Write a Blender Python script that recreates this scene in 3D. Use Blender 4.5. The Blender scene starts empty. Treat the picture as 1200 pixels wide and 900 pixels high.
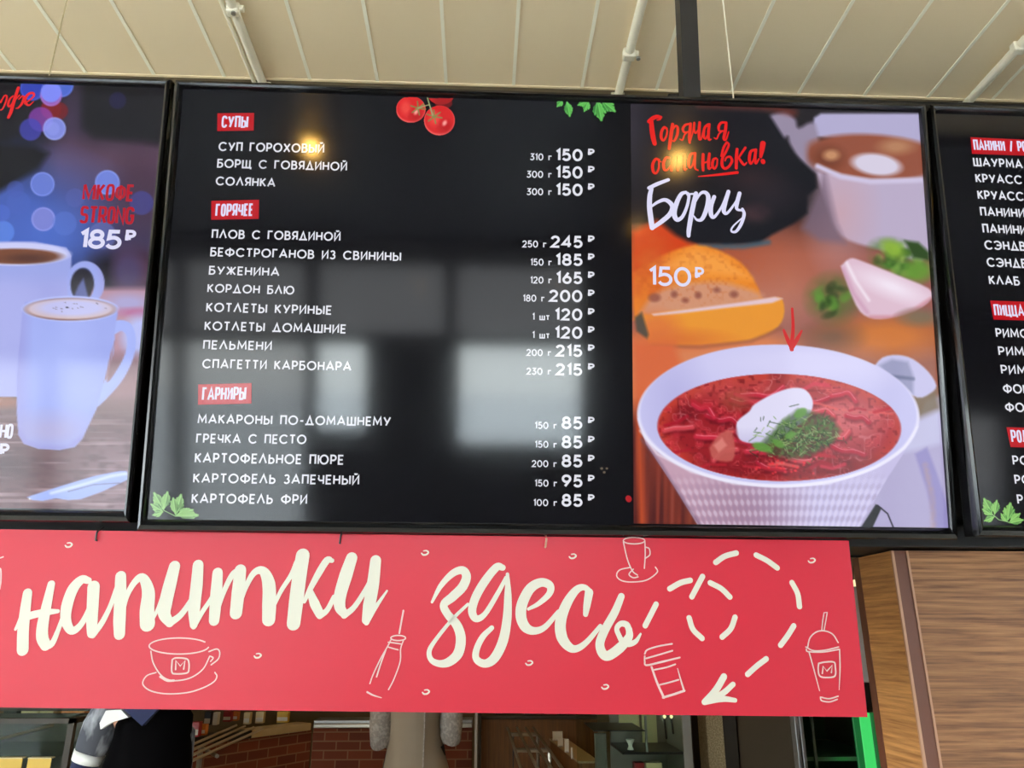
import bpy, bmesh, math, random
import numpy as np
from mathutils import Vector, Matrix

random.seed(7)
S = bpy.context.scene
C = S.collection
PI = math.pi
# ------------------------------------------------------------------ camera
FPX = 890.0
CAM = np.array([0.0, 0.0, 1.62])
RW = np.array([[0.99915401, 0.0142966, 0.03855987],
               [-0.04110049, 0.31484365, 0.94825325],
               [0.00141647, -0.94903587, 0.3151649]])
cam = bpy.data.cameras.new('camera')
cam.sensor_width = 36.0
cam.lens = FPX / 1200.0 * 36.0
cam.clip_start = 0.02
camo = bpy.data.objects.new('camera', cam)
C.objects.link(camo)
camo.matrix_world = Matrix(((RW[0, 0], -RW[0, 1], -RW[0, 2], CAM[0]),
                            (RW[1, 0], -RW[1, 1], -RW[1, 2], CAM[1]),
                            (RW[2, 0], -RW[2, 1], -RW[2, 2], CAM[2]),
                            (0, 0, 0, 1)))
S.camera = camo
# ------------------------------------------------------------------ light, exposure
WORLD_STRENGTH = 18.0
S.view_settings.view_transform = 'Standard'
S.view_settings.look = 'None'
S.view_settings.exposure = 0.0
S.view_settings.gamma = 1.0
S.view_settings.use_curve_mapping = False
W = bpy.data.worlds.new('overcast_sky')
S.world = W
W.use_nodes = True
W.node_tree.nodes['Background'].inputs[0].default_value = (0.93, 0.97, 1.0, 1)
W.node_tree.nodes['Background'].inputs[1].default_value = WORLD_STRENGTH
ADDED_LAMP = 9.0
SPOT_GLOW = 105.0


# ------------------------------------------------------------------ geometry helpers
def ray(px, py):
    return RW @ np.array([(px - 600) / FPX, (py - 450) / FPX, 1.0])


def P(px, py, Y):
    r = ray(px, py)
    return CAM + r * (Y / r[1])


def PZ(px, py, z):
    r = ray(px, py)
    return CAM + r * ((z - CAM[2]) / r[2])


class Plane:
    """A real plane in the room: origin, unit axes u (right) and v (down), normal towards the hall."""
    def __init__(s, O, u, v):
        s.O = np.array(O, float)
        s.u = np.array(u, float) / np.linalg.norm(u)
        v = np.array(v, float)
        v = v - (v @ s.u) * s.u
        s.v = v / np.linalg.norm(v)
        s.n = np.cross(s.v, s.u)
        if s.n @ (CAM - s.O) < 0:
            s.n = -s.n

    def hit(s, px, py):
        px = np.asarray(px, float)
        py = np.asarray(py, float)
        d = np.stack([(px - 600) / FPX, (py - 450) / FPX, np.ones_like(px)], -1) @ RW.T
        t = ((s.O - CAM) @ s.n) / (d @ s.n)
        return CAM + d * t[..., None]

    def uv(s, px, py):
        q = s.hit(px, py) - s.O
        return np.stack([q @ s.u, q @ s.v], -1)

    def at(s, uv, off=0.0):
        uv = np.asarray(uv, float)
        return s.O + uv[..., :1] * s.u + uv[..., 1:2] * s.v + off * s.n

    def mpp(s, px, py):
        a = s.uv(px - 2, py - 2)
        b = s.uv(px + 2, py + 2)
        return float(np.linalg.norm(b - a)) / math.hypot(4, 4)


ROOT = {}


def empty(name, loc, rz=0.0):
    o = bpy.data.objects.new(name, None)
    o.empty_display_size = 0.05
    C.objects.link(o)
    o.location = tuple(float(v) for v in loc)
    o.rotation_euler = (0, 0, rz)
    return o


def tag(o, label, cat, group=None):
    o['label'] = label
    o['category'] = cat
    if group:
        o['group'] = group
    return o


def thing(name, label, cat, loc, rz=0.0, group=None):
    return tag(empty(name, loc, rz), label, cat, group)


def offset_of(parent):
    """world offset of an un-rotated thing (parts and sub-parts sit at its origin)"""
    p = parent
    while p is not None and p.parent is not None:
        p = p.parent
    return np.array(p.location) if p is not None else np.zeros(3)


def link(name, me, mats, parent=None):
    o = bpy.data.objects.new(name, me)
    for m in (mats if isinstance(mats, (list, tuple)) else [mats]):
        me.materials.append(m)
    C.objects.link(o)
    if parent is not None:
        o.parent = parent
    return o


def mesh_obj(name, verts, faces, mats, parent=None, local=False, midx=None, smooth=False):
    verts = np.asarray(verts, float)
    if parent is not None and not local:
        verts = verts - offset_of(parent)
    loc = None
    if parent is None and not local:
        loc = (verts.min(0) + verts.max(0)) / 2
        loc[2] = verts[:, 2].min()
        verts = verts - loc
    me = bpy.data.meshes.new(name)
    me.from_pydata([tuple(v) for v in verts], [], [tuple(f) for f in faces])
    if midx is not None:
        me.polygons.foreach_set('material_index', midx)
    if smooth:
        me.polygons.foreach_set('use_smooth', [True] * len(me.polygons))
    me.update()
    o = link(name, me, mats, parent)
    if loc is not None:
        o.location = tuple(loc)
    return o


class MB:
    """collects shapes for ONE mesh"""
    def __init__(s):
        s.v = []
        s.f = []
        s.m = []
        s.cur = 0
        s.layer = 0

    def add(s, vs, fs):
        b = len(s.v)
        s.v += [tuple(float(c) for c in v) for v in vs]
        for f in fs:
            s.f.append(tuple(b + i for i in f))
            s.m.append(s.cur)

    def box(s, x0, x1, y0, y1, z0, z1, bev=0.0):
        if bev > 0:
            bm = bmesh.new()
            bmesh.ops.create_cube(bm, size=1)
            for v in bm.verts:
                v.co = Vector(((x0 + x1) / 2 + v.co.x * (x1 - x0), (y0 + y1) / 2 + v.co.y * (y1 - y0),
                               (z0 + z1) / 2 + v.co.z * (z1 - z0)))
            bmesh.ops.bevel(bm, geom=bm.edges[:], offset=bev, segments=2, affect='EDGES', profile=0.5)
            bm.verts.index_update()
            s.add([v.co[:] for v in bm.verts], [[v.index for v in f.verts] for f in bm.faces])
            bm.free()
            return s
        vs = [(x, y, z) for z in (z0, z1) for y in (y0, y1) for x in (x0, x1)]
        s.add(vs, [(0, 2, 3, 1), (4, 5, 7, 6), (0, 1, 5, 4), (2, 6, 7, 3), (0, 4, 6, 2), (1, 3, 7, 5)])
        return s

    def hexa(s, p):
        """8 points: bottom four (ccw), top four"""
        s.add(p, [(3, 2, 1, 0), (4, 5, 6, 7), (0, 1, 5, 4), (1, 2, 6, 5), (2, 3, 7, 6), (3, 0, 4, 7)])
        return s

    def tube(s, a, b, r, n=12, r2=None):
        a = Vector(a)
        b = Vector(b)
        r2 = r if r2 is None else r2
        d = (b - a).normalized()
        t = d.orthogonal().normalized()
        w = d.cross(t)
        vs = []
        for p, rr in ((a, r), (b, r2)):
            for k in range(n):
                q = 2 * PI * k / n
                vs.append(p + (t * math.cos(q) + w * math.sin(q)) * rr)
        fs = [(k, (k + 1) % n, n + (k + 1) % n, n + k) for k in range(n)]
        fs += [tuple(range(n - 1, -1, -1)), tuple(range(n, 2 * n))]
        s.add(vs, fs)
        return s

    def path(s, pts, r, n=10):
        for a, b in zip(pts[:-1], pts[1:]):
            s.tube(a, b, r, n)
        return s

    def lathe(s, c, prof, n=20, axis=None):
        """prof: list of (radius, height) about +z"""
        vs = []
        for (r, h) in prof:
            for k in range(n):
                q = 2 * PI * k / n
                vs.append((c[0] + r * math.cos(q), c[1] + r * math.sin(q), c[2] + h))
        fs = []
        for i in range(len(prof) - 1):
            for k in range(n):
                fs.append((i * n + k, i * n + (k + 1) % n, (i + 1) * n + (k + 1) % n, (i + 1) * n + k))
        fs.append(tuple(range(n - 1, -1, -1)))
        fs.append(tuple((len(prof) - 1) * n + k for k in range(n)))
        s.add(vs, fs)
        return s

    def loft(s, secs, n=24):
        """secs: (cx, cy, cz, rx, ry) horizontal ellipses"""
        vs = []
        for (cx, cy, cz, rx, ry) in secs:
            for k in range(n):
                q = 2 * PI * k / n
                vs.append((cx + rx * math.cos(q), cy + ry * math.sin(q), cz))
        fs = []
        for i in range(len(secs) - 1):
            for k in range(n):
                fs.append((i * n + k, i * n + (k + 1) % n, (i + 1) * n + (k + 1) % n, (i + 1) * n + k))
        fs.append(tuple(range(n - 1, -1, -1)))
        fs.append(tuple((len(secs) - 1) * n + k for k in range(n)))
        s.add(vs, fs)
        return s

    def limb(s, pts, rads, n=16):
        """a tapering sleeve along points"""
        vs = []
        up = Vector((0.3, 0.9, 0.1))
        for i, p in enumerate(pts):
            a = Vector(pts[max(i - 1, 0)])
            b = Vector(pts[min(i + 1, len(pts) - 1)])
            d = (b - a).normalized()
            t = d.cross(up).normalized()
            w = d.cross(t)
            for k in range(n):
                q = 2 * PI * k / n
                vs.append(Vector(p) + (t * math.cos(q) + w * math.sin(q)) * rads[i])
        fs = []
        for i in range(len(pts) - 1):
            for k in range(n):
                fs.append((i * n + k, i * n + (k + 1) % n, (i + 1) * n + (k + 1) % n, (i + 1) * n + k))
        fs.append(tuple(range(n - 1, -1, -1)))
        fs.append(tuple((len(pts) - 1) * n + k for k in range(n)))
        s.add(vs, fs)
        return s

    def build(s, name, mats, parent=None, local=False, smooth=False):
        return mesh_obj(name, s.v, s.f, mats, parent, local, s.m, smooth)


def structure(o):
    o['kind'] = 'structure'
    return o


# ------------------------------------------------------------------ materials
def lin(c):
    c = np.asarray(c, float) / 255.0
    return np.where(c <= 0.04045, c / 12.92, ((c + 0.055) / 1.055) ** 2.4)


def rgba(c):
    l = lin(c)
    return (float(l[0]), float(l[1]), float(l[2]), 1.0)


def nodes_of(name):
    m = bpy.data.materials.new(name)
    m.use_nodes = True
    nt = m.node_tree
    return m, nt, nt.nodes['Principled BSDF']


def setp(b, **k):
    for n, v in k.items():
        b.inputs[n.replace('_', ' ')].default_value = v


def plain(name, c, rough=0.5, metal=0.0, spec=0.5, vary=0.08, scale=6.0, bump=0.0):
    """procedural paint: a colour with a faint noise in tone"""
    m, nt, b = nodes_of(name)
    n = nt.nodes
    tc = n.new('ShaderNodeTexCoord')
    no = n.new('ShaderNodeTexNoise')
    no.inputs['Scale'].default_value = scale
    no.inputs['Detail'].default_value = 4
    mix = n.new('ShaderNodeMix')
    mix.data_type = 'RGBA'
    col = rgba(c)
    mix.inputs[6].default_value = tuple(min(1, v * (1 + vary)) for v in col[:3]) + (1,)
    mix.inputs[7].default_value = tuple(v * (1 - vary) for v in col[:3]) + (1,)
    nt.links.new(tc.outputs['Object'], no.inputs['Vector'])
    nt.links.new(no.outputs['Fac'], mix.inputs[0])
    nt.links.new(mix.outputs[2], b.inputs['Base Color'])
    b.inputs['Roughness'].default_value = rough
    b.inputs['Metallic'].default_value = metal
    b.inputs['Specular IOR Level'].default_value = spec
    if bump > 0:
        bu = n.new('ShaderNodeBump')
        bu.inputs['Strength'].default_value = bump
        nt.links.new(no.outputs['Fac'], bu.inputs['Height'])
        nt.links.new(bu.outputs[0], b.inputs['Normal'])
    return m


def glow(name, c, strength=1.0, rough=0.1, spec=0.5):
    """a lit pixel colour under the glossy face of a screen, or a lamp"""
    m, nt, b = nodes_of(name)
    setp(b, Base_Color=(0.004, 0.004, 0.005, 1), Roughness=rough)
    b.inputs['Specular IOR Level'].default_value = spec
    b.inputs['Emission Color'].default_value = rgba(c)
    b.inputs['Emission Strength'].default_value = strength
    return m


def picture_mat(name, rough=0.1):
    m, nt, b = nodes_of(name)
    at = nt.nodes.new('ShaderNodeVertexColor')
    at.layer_name = 'picture'
    setp(b, Base_Color=(0.004, 0.004, 0.005, 1), Roughness=rough)
    nt.links.new(at.outputs['Color'], b.inputs['Emission Color'])
    b.inputs['Emission Strength'].default_value = 1.0
    return m


def wood(name, c0, c1, axis='X', scale=1.0, rough=0.62):
    m, nt, b = nodes_of(name)
    n = nt.nodes
    tc = n.new('ShaderNodeTexCoord')
    mp = n.new('ShaderNodeMapping')
    sc = {'X': (2.2, 60, 62), 'Y': (60, 2.2, 62), 'Z': (40, 40, 1.6)}[axis]
    mp.inputs['Scale'].default_value = tuple(v * scale for v in sc)
    n1 = n.new('ShaderNodeTexNoise')
    n1.inputs['Scale'].default_value = 2.2
    n1.inputs['Detail'].default_value = 8
    n1.inputs['Roughness'].default_value = 0.65
    n1.inputs['Distortion'].default_value = 0.25
    cr = n.new('ShaderNodeValToRGB')
    cr.color_ramp.elements[0].position = 0.33
    cr.color_ramp.elements[0].color = rgba(c0)
    cr.color_ramp.elements[1].position = 0.66
    cr.color_ramp.elements[1].color = rgba(c1)
    mp2 = n.new('ShaderNodeMapping')
    mp2.inputs['Scale'].default_value = {'X': (0.5, 9, 11), 'Y': (9, 0.5, 11), 'Z': (7, 7, .6)}[axis]
    n2 = n.new('ShaderNodeTexNoise')
    n2.inputs['Scale'].default_value = 2.0
    mx = n.new('ShaderNodeMix')
    mx.data_type = 'RGBA'
    mx.blend_type = 'MULTIPLY'
    mx.inputs[0].default_value = 0.55
    L = nt.links.new
    L(tc.outputs['Object'], mp.inputs[0])
    L(mp.outputs[0], n1.inputs['Vector'])
    L(n1.outputs['Fac'], cr.inputs[0])
    L(tc.outputs['Object'], mp2.inputs[0])
    L(mp2.outputs[0], n2.inputs['Vector'])
    cr2 = n.new('ShaderNodeValToRGB')
    cr2.color_ramp.elements[0].position = 0.3
    cr2.color_ramp.elements[0].color = (0.62, 0.6, 0.6, 1)
    cr2.color_ramp.elements[1].position = 0.7
    cr2.color_ramp.elements[1].color = (1, 1, 1, 1)
    L(n2.outputs['Fac'], cr2.inputs[0])
    L(cr.outputs[0], mx.inputs[6])
    L(cr2.outputs[0], mx.inputs[7])
    L(mx.outputs[2], b.inputs['Base Color'])
    b.inputs['Roughness'].default_value = rough
    bu = n.new('ShaderNodeBump')
    bu.inputs['Strength'].default_value = 0.12
    L(n1.outputs['Fac'], bu.inputs['Height'])
    L(bu.outputs[0], b.inputs['Normal'])
    return m


def brick_mat(name):
    m, nt, b = nodes_of(name)
    n = nt.nodes
    tc = n.new('ShaderNodeTexCoord')
    sp = n.new('ShaderNodeSeparateXYZ')
    cb = n.new('ShaderNodeCombineXYZ')
    br = n.new('ShaderNodeTexBrick')
    br.inputs['Scale'].default_value = 1.0
    br.inputs['Color1'].default_value = rgba((118, 52, 22))
    br.inputs['Color2'].default_value = rgba((92, 36, 16))
    br.inputs['Mortar'].default_value = rgba((130, 92, 64))
    br.inputs['Mortar Size'].default_value = 0.006
    br.inputs['Brick Width'].default_value = 0.21
    br.inputs['Row Height'].default_value = 0.074
    L = nt.links.new
    L(tc.outputs['Object'], sp.inputs[0])
    L(sp.outputs[0], cb.inputs[0])
    L(sp.outputs[2], cb.inputs[1])
    L(cb.outputs[0], br.inputs['Vector'])
    L(br.outputs['Color'], b.inputs['Base Color'])
    b.inputs['Roughness'].default_value = 0.8
    return m


def speckle(name, c0, c1, scale=40, rough=0.8, lo=0.45, hi=0.6, stretch=(1, 1, 1)):
    m, nt, b = nodes_of(name)
    n = nt.nodes
    tc = n.new('ShaderNodeTexCoord')
    mp = n.new('ShaderNodeMapping')
    mp.inputs['Scale'].default_value = stretch
    no = n.new('ShaderNodeTexNoise')
    no.inputs['Scale'].default_value = scale
    no.inputs['Detail'].default_value = 3
    cr = n.new('ShaderNodeValToRGB')
    cr.color_ramp.elements[0].position = lo
    cr.color_ramp.elements[0].color = rgba(c0)
    cr.color_ramp.elements[1].position = hi
    cr.color_ramp.elements[1].color = rgba(c1)
    L = nt.links.new
    L(tc.outputs['Object'], mp.inputs[0])
    L(mp.outputs[0], no.inputs['Vector'])
    L(no.outputs['Fac'], cr.inputs[0])
    L(cr.outputs[0], b.inputs['Base Color'])
    b.inputs['Roughness'].default_value = rough
    return m


def pane_mat(name, tint, mixf):
    """thin window pane: lets light straight through, with a weak mirror"""
    m = bpy.data.materials.new(name)
    m.use_nodes = True
    nt = m.node_tree
    nt.nodes.clear()
    out = nt.nodes.new('ShaderNodeOutputMaterial')
    tr = nt.nodes.new('ShaderNodeBsdfTransparent')
    tr.inputs[0].default_value = tint + (1,)
    gl = nt.nodes.new('ShaderNodeBsdfGlossy')
    gl.inputs['Roughness'].default_value = 0.03
    mx = nt.nodes.new('ShaderNodeMixShader')
    mx.inputs[0].default_value = mixf
    nt.links.new(tr.outputs[0], mx.inputs[1])
    nt.links.new(gl.outputs[0], mx.inputs[2])
    nt.links.new(mx.outputs[0], out.inputs[0])
    return m


M = {
    'ceiling': plain('cream_ceiling_paint', (240, 220, 183), 0.55, vary=0.02, scale=1.5),
    'batten': plain('cream_batten_paint', (255, 248, 226), 0.5, vary=0.02),
    'conduit': plain('white_conduit_plastic', (236, 228, 205), 0.35, vary=0.04),
    'wallpaint': plain('beige_wall_paint', (196, 184, 160), 0.7, vary=0.04),
    'darkwall': plain('olive_brown_wall_paint', (118, 104, 78), 0.8, vary=0.1),
    'bulkhead': plain('tan_bulkhead_paint', (206, 186, 148), 0.8, vary=0.12, scale=2),
    'floor': plain('grey_floor_tile', (226, 221, 210), 0.45, vary=0.08),
    'snow': plain('trodden_snow', (225, 230, 236), 0.9, vary=0.05, scale=0.6),
    'bezel': plain('glossy_black_plastic', (14, 14, 15), 0.09, vary=0.02),
    'casing': plain('matt_black_plastic', (16, 16, 17), 0.5, vary=0.05),
    'blackmetal': plain('satin_black_metal', (24, 23, 23), 0.45, vary=0.08),
    'alum': plain('brushed_aluminium', (150, 150, 148), 0.35, 0.8, vary=0.05),
    'steel': plain('stainless_steel', (170, 165, 152), 0.3, 0.9, vary=0.06),
    'greyframe': plain('grey_window_frame_paint', (58, 60, 62), 0.5, vary=0.04),
    'red': plain('red_sign_plastic', (196, 32, 53), 0.38, spec=0.42, vary=0.01),
    'cream_print': plain('cream_white_print', (208, 205, 190), 0.5, vary=0.01),
    'pink_print': plain('pale_pink_chalk_print', (212, 184, 178), 0.5, vary=0.02, scale=60),
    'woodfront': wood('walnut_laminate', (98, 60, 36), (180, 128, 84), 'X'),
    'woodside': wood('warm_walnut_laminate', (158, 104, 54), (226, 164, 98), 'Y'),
    'edgeband': plain('reddish_brown_edge_band', (106, 64, 47), 0.4, vary=0.06),
    'edgelight': plain('pale_brown_edge_line', (184, 140, 112), 0.5, vary=0.05),
    'brick': brick_mat('red_brick_masonry'),
    'darkwood': wood('honey_brown_wood', (92, 56, 18), (128, 82, 30), 'Z', 0.6),
    'stone': speckle('beige_stone_column', (140, 124, 92), (172, 156, 122), 120),
    'railpaint': plain('pale_rail_metal', (170, 162, 144), 0.4, vary=0.05),
    'slab': plain('cream_stone_slab', (176, 158, 118), 0.4, vary=0.08),
    'coat': plain('beige_wool_coat', (144, 129, 110), 0.9, vary=0.06, scale=9),
    'sleeve': speckle('beige_knit_sleeve', (138, 128, 120), (162, 152, 142), 60, 0.95),
    'camo': speckle('grey_mottled_cloth', (74, 76, 84), (178, 180, 186), 22, 0.9, 0.5, 0.72, (1, 1, 0.45)),
    'whitecloth': plain('white_cotton', (232, 232, 226), 0.85, vary=0.03),
    'blackcloth': plain('black_apron_cloth', (8, 7, 8), 0.95, spec=0.03, vary=0.1),
    'navycloth': plain('navy_cloth', (34, 40, 74), 0.9, vary=0.1),
    'trousers': plain('charcoal_trousers', (34, 34, 38), 0.9, vary=0.1),
    'skin': plain('skin', (206, 158, 130), 0.55, vary=0.05, scale=20),
    'hair': speckle('dark_brown_hair', (34, 24, 18), (62, 44, 30), 60, 0.6, stretch=(1, 1, .2)),
    'yellowcard': plain('yellow_price_card', (214, 176, 70), 0.6, vary=0.08, scale=20),
    'whitecard': plain('white_card', (222, 220, 210), 0.6, vary=0.03),
    'redpack': plain('red_packaging', (158, 34, 36), 0.4, vary=0.1),
    'orangepack': plain('orange_packaging', (206, 122, 44), 0.4, vary=0.1),
    'blackpack': plain('black_packaging', (22, 20, 20), 0.4, vary=0.1),
    'creampack': plain('cream_packaging', (216, 200, 150), 0.5, vary=0.1),
    'darkdoor': plain('dark_brown_door', (52, 43, 30), 0.6, vary=0.15, scale=3),
    'greyboard': plain('grey_laminate', (186, 182, 176), 0.5, vary=0.05),
    'casepanel': plain('dim_grey_case_panel', (118, 114, 104), 0.5, vary=0.05),
    'backboard': plain('lit_back_panel_tone', (180, 178, 134), 0.5, vary=0.05),  # pale tone stands in for greenish light on the cabinet back
    'lamp_can': plain('black_spotlight_can', (24, 22, 20), 0.5),
}
M['glass'] = pane_mat('clear_glass_pane', (0.93, 0.96, 0.95), 0.06)
M['tinted'] = pane_mat('dimmed_glass_pane', (0.36, 0.36, 0.36), 0.06)  # tint added only to dim the panes mirrored in the screens
M['tint2'] = pane_mat('lightly_dimmed_glass_pane', (0.66, 0.67, 0.66), 0.06)
M['caseglass'] = pane_mat('display_case_glass', (0.86, 0.92, 0.88), 0.004)
M['sideglass'] = pane_mat('added_side_window_glass', (0.83, 0.85, 0.85), 0.05)
M['screen'] = glow('dark_menu_background', (5, 4, 7), 1.0, 0.085)
M['picture'] = picture_mat('screen_picture')
M['textwhite'] = glow('lit_white_text', (228, 228, 236))
M['textlav'] = glow('lit_lavender_white_text', (222, 220, 246))
M['textred'] = glow('lit_red_text', (226, 28, 28))
M['textcrimson'] = glow('lit_crimson_text', (180, 16, 36))
M['labelred'] = glow('lit_red_label', (188, 16, 28))
M['arrowred'] = glow('lit_arrow_red', (208, 48, 48))
M['bulb'] = glow('warm_lamp_bulb', (255, 196, 96), SPOT_GLOW, 0.4)
M['kfill'] = glow('added_warm_lamp', (255, 206, 140), ADDED_LAMP, 0.4)
M['green'] = glow('green_fridge_light', (70, 225, 110), 0.9, 0.3)
M['greendim'] = glow('dim_green_fridge_glow', (26, 110, 52), 0.8, 0.3)
M['sparkle'] = glow('small_warm_light', (255, 240, 180), 1.2, 0.3)

# ------------------------------------------------------------------ setting
RX0, RX1, RY0, RY1 = -4.6, 4.6, -3.6, 9.6
CEIL = 3.17
structure(MB().box(RX0 - .1, RX1 + .1, RY0 - .1, RY1 + .1, -0.12, 0.0).build('floor', M['floor']))
structure(MB().box(-40, 40, -60, 30, -0.22, -0.14).build('ground', M['snow']))
# hall ceiling: cream boards whose seams carry thin raised battens
seam_px = [(41, 0), (130, 0), (222, 0), (335, 0), (425, 0), (517, 0), (608, 0), (701, 0), (802, 4), (907, 0), (1000, 0),
           (1092, 0), (1182, 0)]
seam_x = [PZ(x, y, CEIL)[0] for x, y in seam_px]
k = seam_x[0]
while k > RX0 + .3:
    k -= 0.2
    seam_x.insert(0, k)
k = seam_x[-1]
while k < RX1 - .3:
    k += 0.2
    seam_x.append(k)
cb = MB().box(RX0, RX1, RY0, 1.858, CEIL, CEIL + .04)
cb.cur = 1
for x in seam_x:
    cb.box(x - .0048, x + .0048, RY0, 1.857, CEIL - .002, CEIL)
cb.cur = 0
cb.box(RX0, RX1, 1.854, 1.862, CEIL - .003, CEIL + .04)
structure(MB().box(RX0, RX1, RY0, -.1, CEIL - .05, CEIL - .006).build('added_ceiling_panel', M['greyframe']))  # unseen dark panel, added so the screens mirror less brightness
structure(cb.build('ceiling', [M['ceiling'], M['batten']]))
structure(MB().box(RX0, RX1, 1.86, RY1, 3.9, 3.95).build('ceiling_kitchen', M['darkwall']))
structure(MB().box(RX0, RX1, 1.862, 1.89, CEIL, 3.9).build('wall_upper', M['darkwall']))
bh = MB().box(RX0, RX1, 2.3, 2.36, 2.1, 3.9)
bh.cur = 1
for px_ in (171, 228, 348, 487, 509, 663, 690):
    q = P(px_, 100, 2.3)
    bh.box(q[0] - .006, q[0] + .006, 2.285, 2.3, 3.3, 3.9)
structure(bh.build('wall_bulkhead', [M['bulkhead'], M['darkwall']]))
wl = MB().box(RX0 - .1, RX0, 1.3, RY1, 0, 3.95).box(RX0 - .1, RX0, -3.55, -2.0, .25, 2.95).box(RX0 - .1, RX0, RY0, 1.3, 0, .25).box(RX0 - .1, RX0, RY0, 1.3, 2.95, 3.95)
for yy in (-3.55, -2.0, -.4, 1.25):
    wl.box(RX0 - .1, RX0, yy - .05, yy + .05, .25, 2.95)
structure(wl.build('wall_left', M['wallpaint']))
w2 = MB()  # unseen left window, added to brighten the ceiling and sign
for ya, yb in ((-1.95, -.45), (-.35, 1.2)):
    w2.box(RX0 - .07, RX0 - .03, ya, ya + .05, .25, 2.95).box(RX0 - .07, RX0 - .03, yb - .05, yb, .25, 2.95)
f_w2 = structure(w2.build('added_window_2', M['greyframe']))
gp = MB()
for ya, yb in ((-1.95, -.45), (-.35, 1.2)):
    gp.box(RX0 - .054, RX0 - .046, ya + .05, yb - .05, .25, 2.95)
mesh_obj('pane', np.array(gp.v), gp.f, M['sideglass'], f_w2)
structure(MB().box(RX1, RX1 + .1, RY0, -2.0, 0, 3.95).box(RX1, RX1 + .1, -.4, RY1, 0, 3.95).box(RX1, RX1 + .1, -2.0, -.4, 0, .25).box(RX1, RX1 + .1, -2.0, -.4, 2.95, 3.95).build('wall_right', M['wallpaint']))
w3 = MB()  # unseen right window, added to even out the light from the left
for ya in (-2.0, -1.225, -.45):
    w3.box(RX1 + .02, RX1 + .07, ya, ya + .05, .25, 2.95)
w3.box(RX1 + .02, RX1 + .07, -2.0, -.4, .25, .3).box(RX1 + .02, RX1 + .07, -2.0, -.4, 2.9, 2.95)
f_w3 = structure(w3.build('added_window_3', M['greyframe']))
gp = MB().box(RX1 + .04, RX1 + .048, -1.95, -.45, .3, 2.9)
mesh_obj('pane', np.array(gp.v), gp.f, M['sideglass'], f_w3)
structure(MB().box(RX0, RX1, RY1, RY1 + .1, 0, 3.95).build('wall_back', M['darkwall']))
# glazed wall behind the camera: tall panes, some tinted to dim their mirror image, solid lower panels added for the viewer's dark reflection
wb = MB()
wb.box(RX0, RX1, RY0 - .12, RY0, 2.93, CEIL + .05)
wb.box(RX0, RX1, RY0 - .12, RY0, 0.0, 0.12)
wb.box(.9, 2.5, RY0 - .12, RY0, 0.12, 2.93)
wb.box(2.5, RX1, RY0 - .12, RY0, 2.3, 2.93)
wb.box(4.45, RX1, RY0 - .12, RY0, 0.12, 2.3)
wb.box(-0.98, -0.20, RY0 - .12, RY0, 0.12, 2.28)
wb.box(-1.36, -0.98, RY0 - .12, RY0, 0.12, 1.55)
wb.box(-0.20, 0.90, RY0 - .12, RY0, 0.12, 1.45)
structure(wb.build('wall_front', M['greyframe']))
wf = MB()
for x in (-4.55, -3.55, -2.50, -1.42, -0.28, 0.86):
    wf.box(x - .05, x + .05, RY0 - .1, RY0 + .03, 0.12, 2.93)
wf.box(RX0, .9, RY0 - .1, RY0 + .03, 2.26, 2.36)
for x in (2.5, 3.47, 4.44):
    wf.box(x - .05, x + .05, RY0 - .1, RY0 + .03, 0.12, 2.3)
f_win = structure(wf.build('window_1', M['greyframe']))
gp = MB()
gp.box(RX0, .9, RY0 - .06, RY0 - .052, 2.36, 2.93)
gp.box(2.5, 4.44, RY0 - .06, RY0 - .052, 0.12, 2.3)
mesh_obj('dimmed_pane', gp.v, gp.f, M['tinted'], f_win)
gp = MB()
gp.box(RX0, -1.42, RY0 - .06, RY0 - .052, 0.12, 2.26)
mesh_obj('dimmed_pane', gp.v, gp.f, M['tint2'], f_win)
gp = MB()
gp.box(-1.42, .9, RY0 - .06, RY0 - .052, 0.12, 2.26)

mesh_obj('pane', gp.v, gp.f, M['glass'], f_win)


# ------------------------------------------------------------------ lettering
def arc(cx, cy, rx, ry, a0, a1, n=16, e=1.0):
    out = []
    for i in range(n + 1):
        a = math.radians(a0 + (a1 - a0) * i / n)
        c, s = math.cos(a), math.sin(a)
        out.append((cx + rx * math.copysign(abs(c) ** e, c), cy + ry * math.copysign(abs(s) ** e, s)))
    return out


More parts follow.
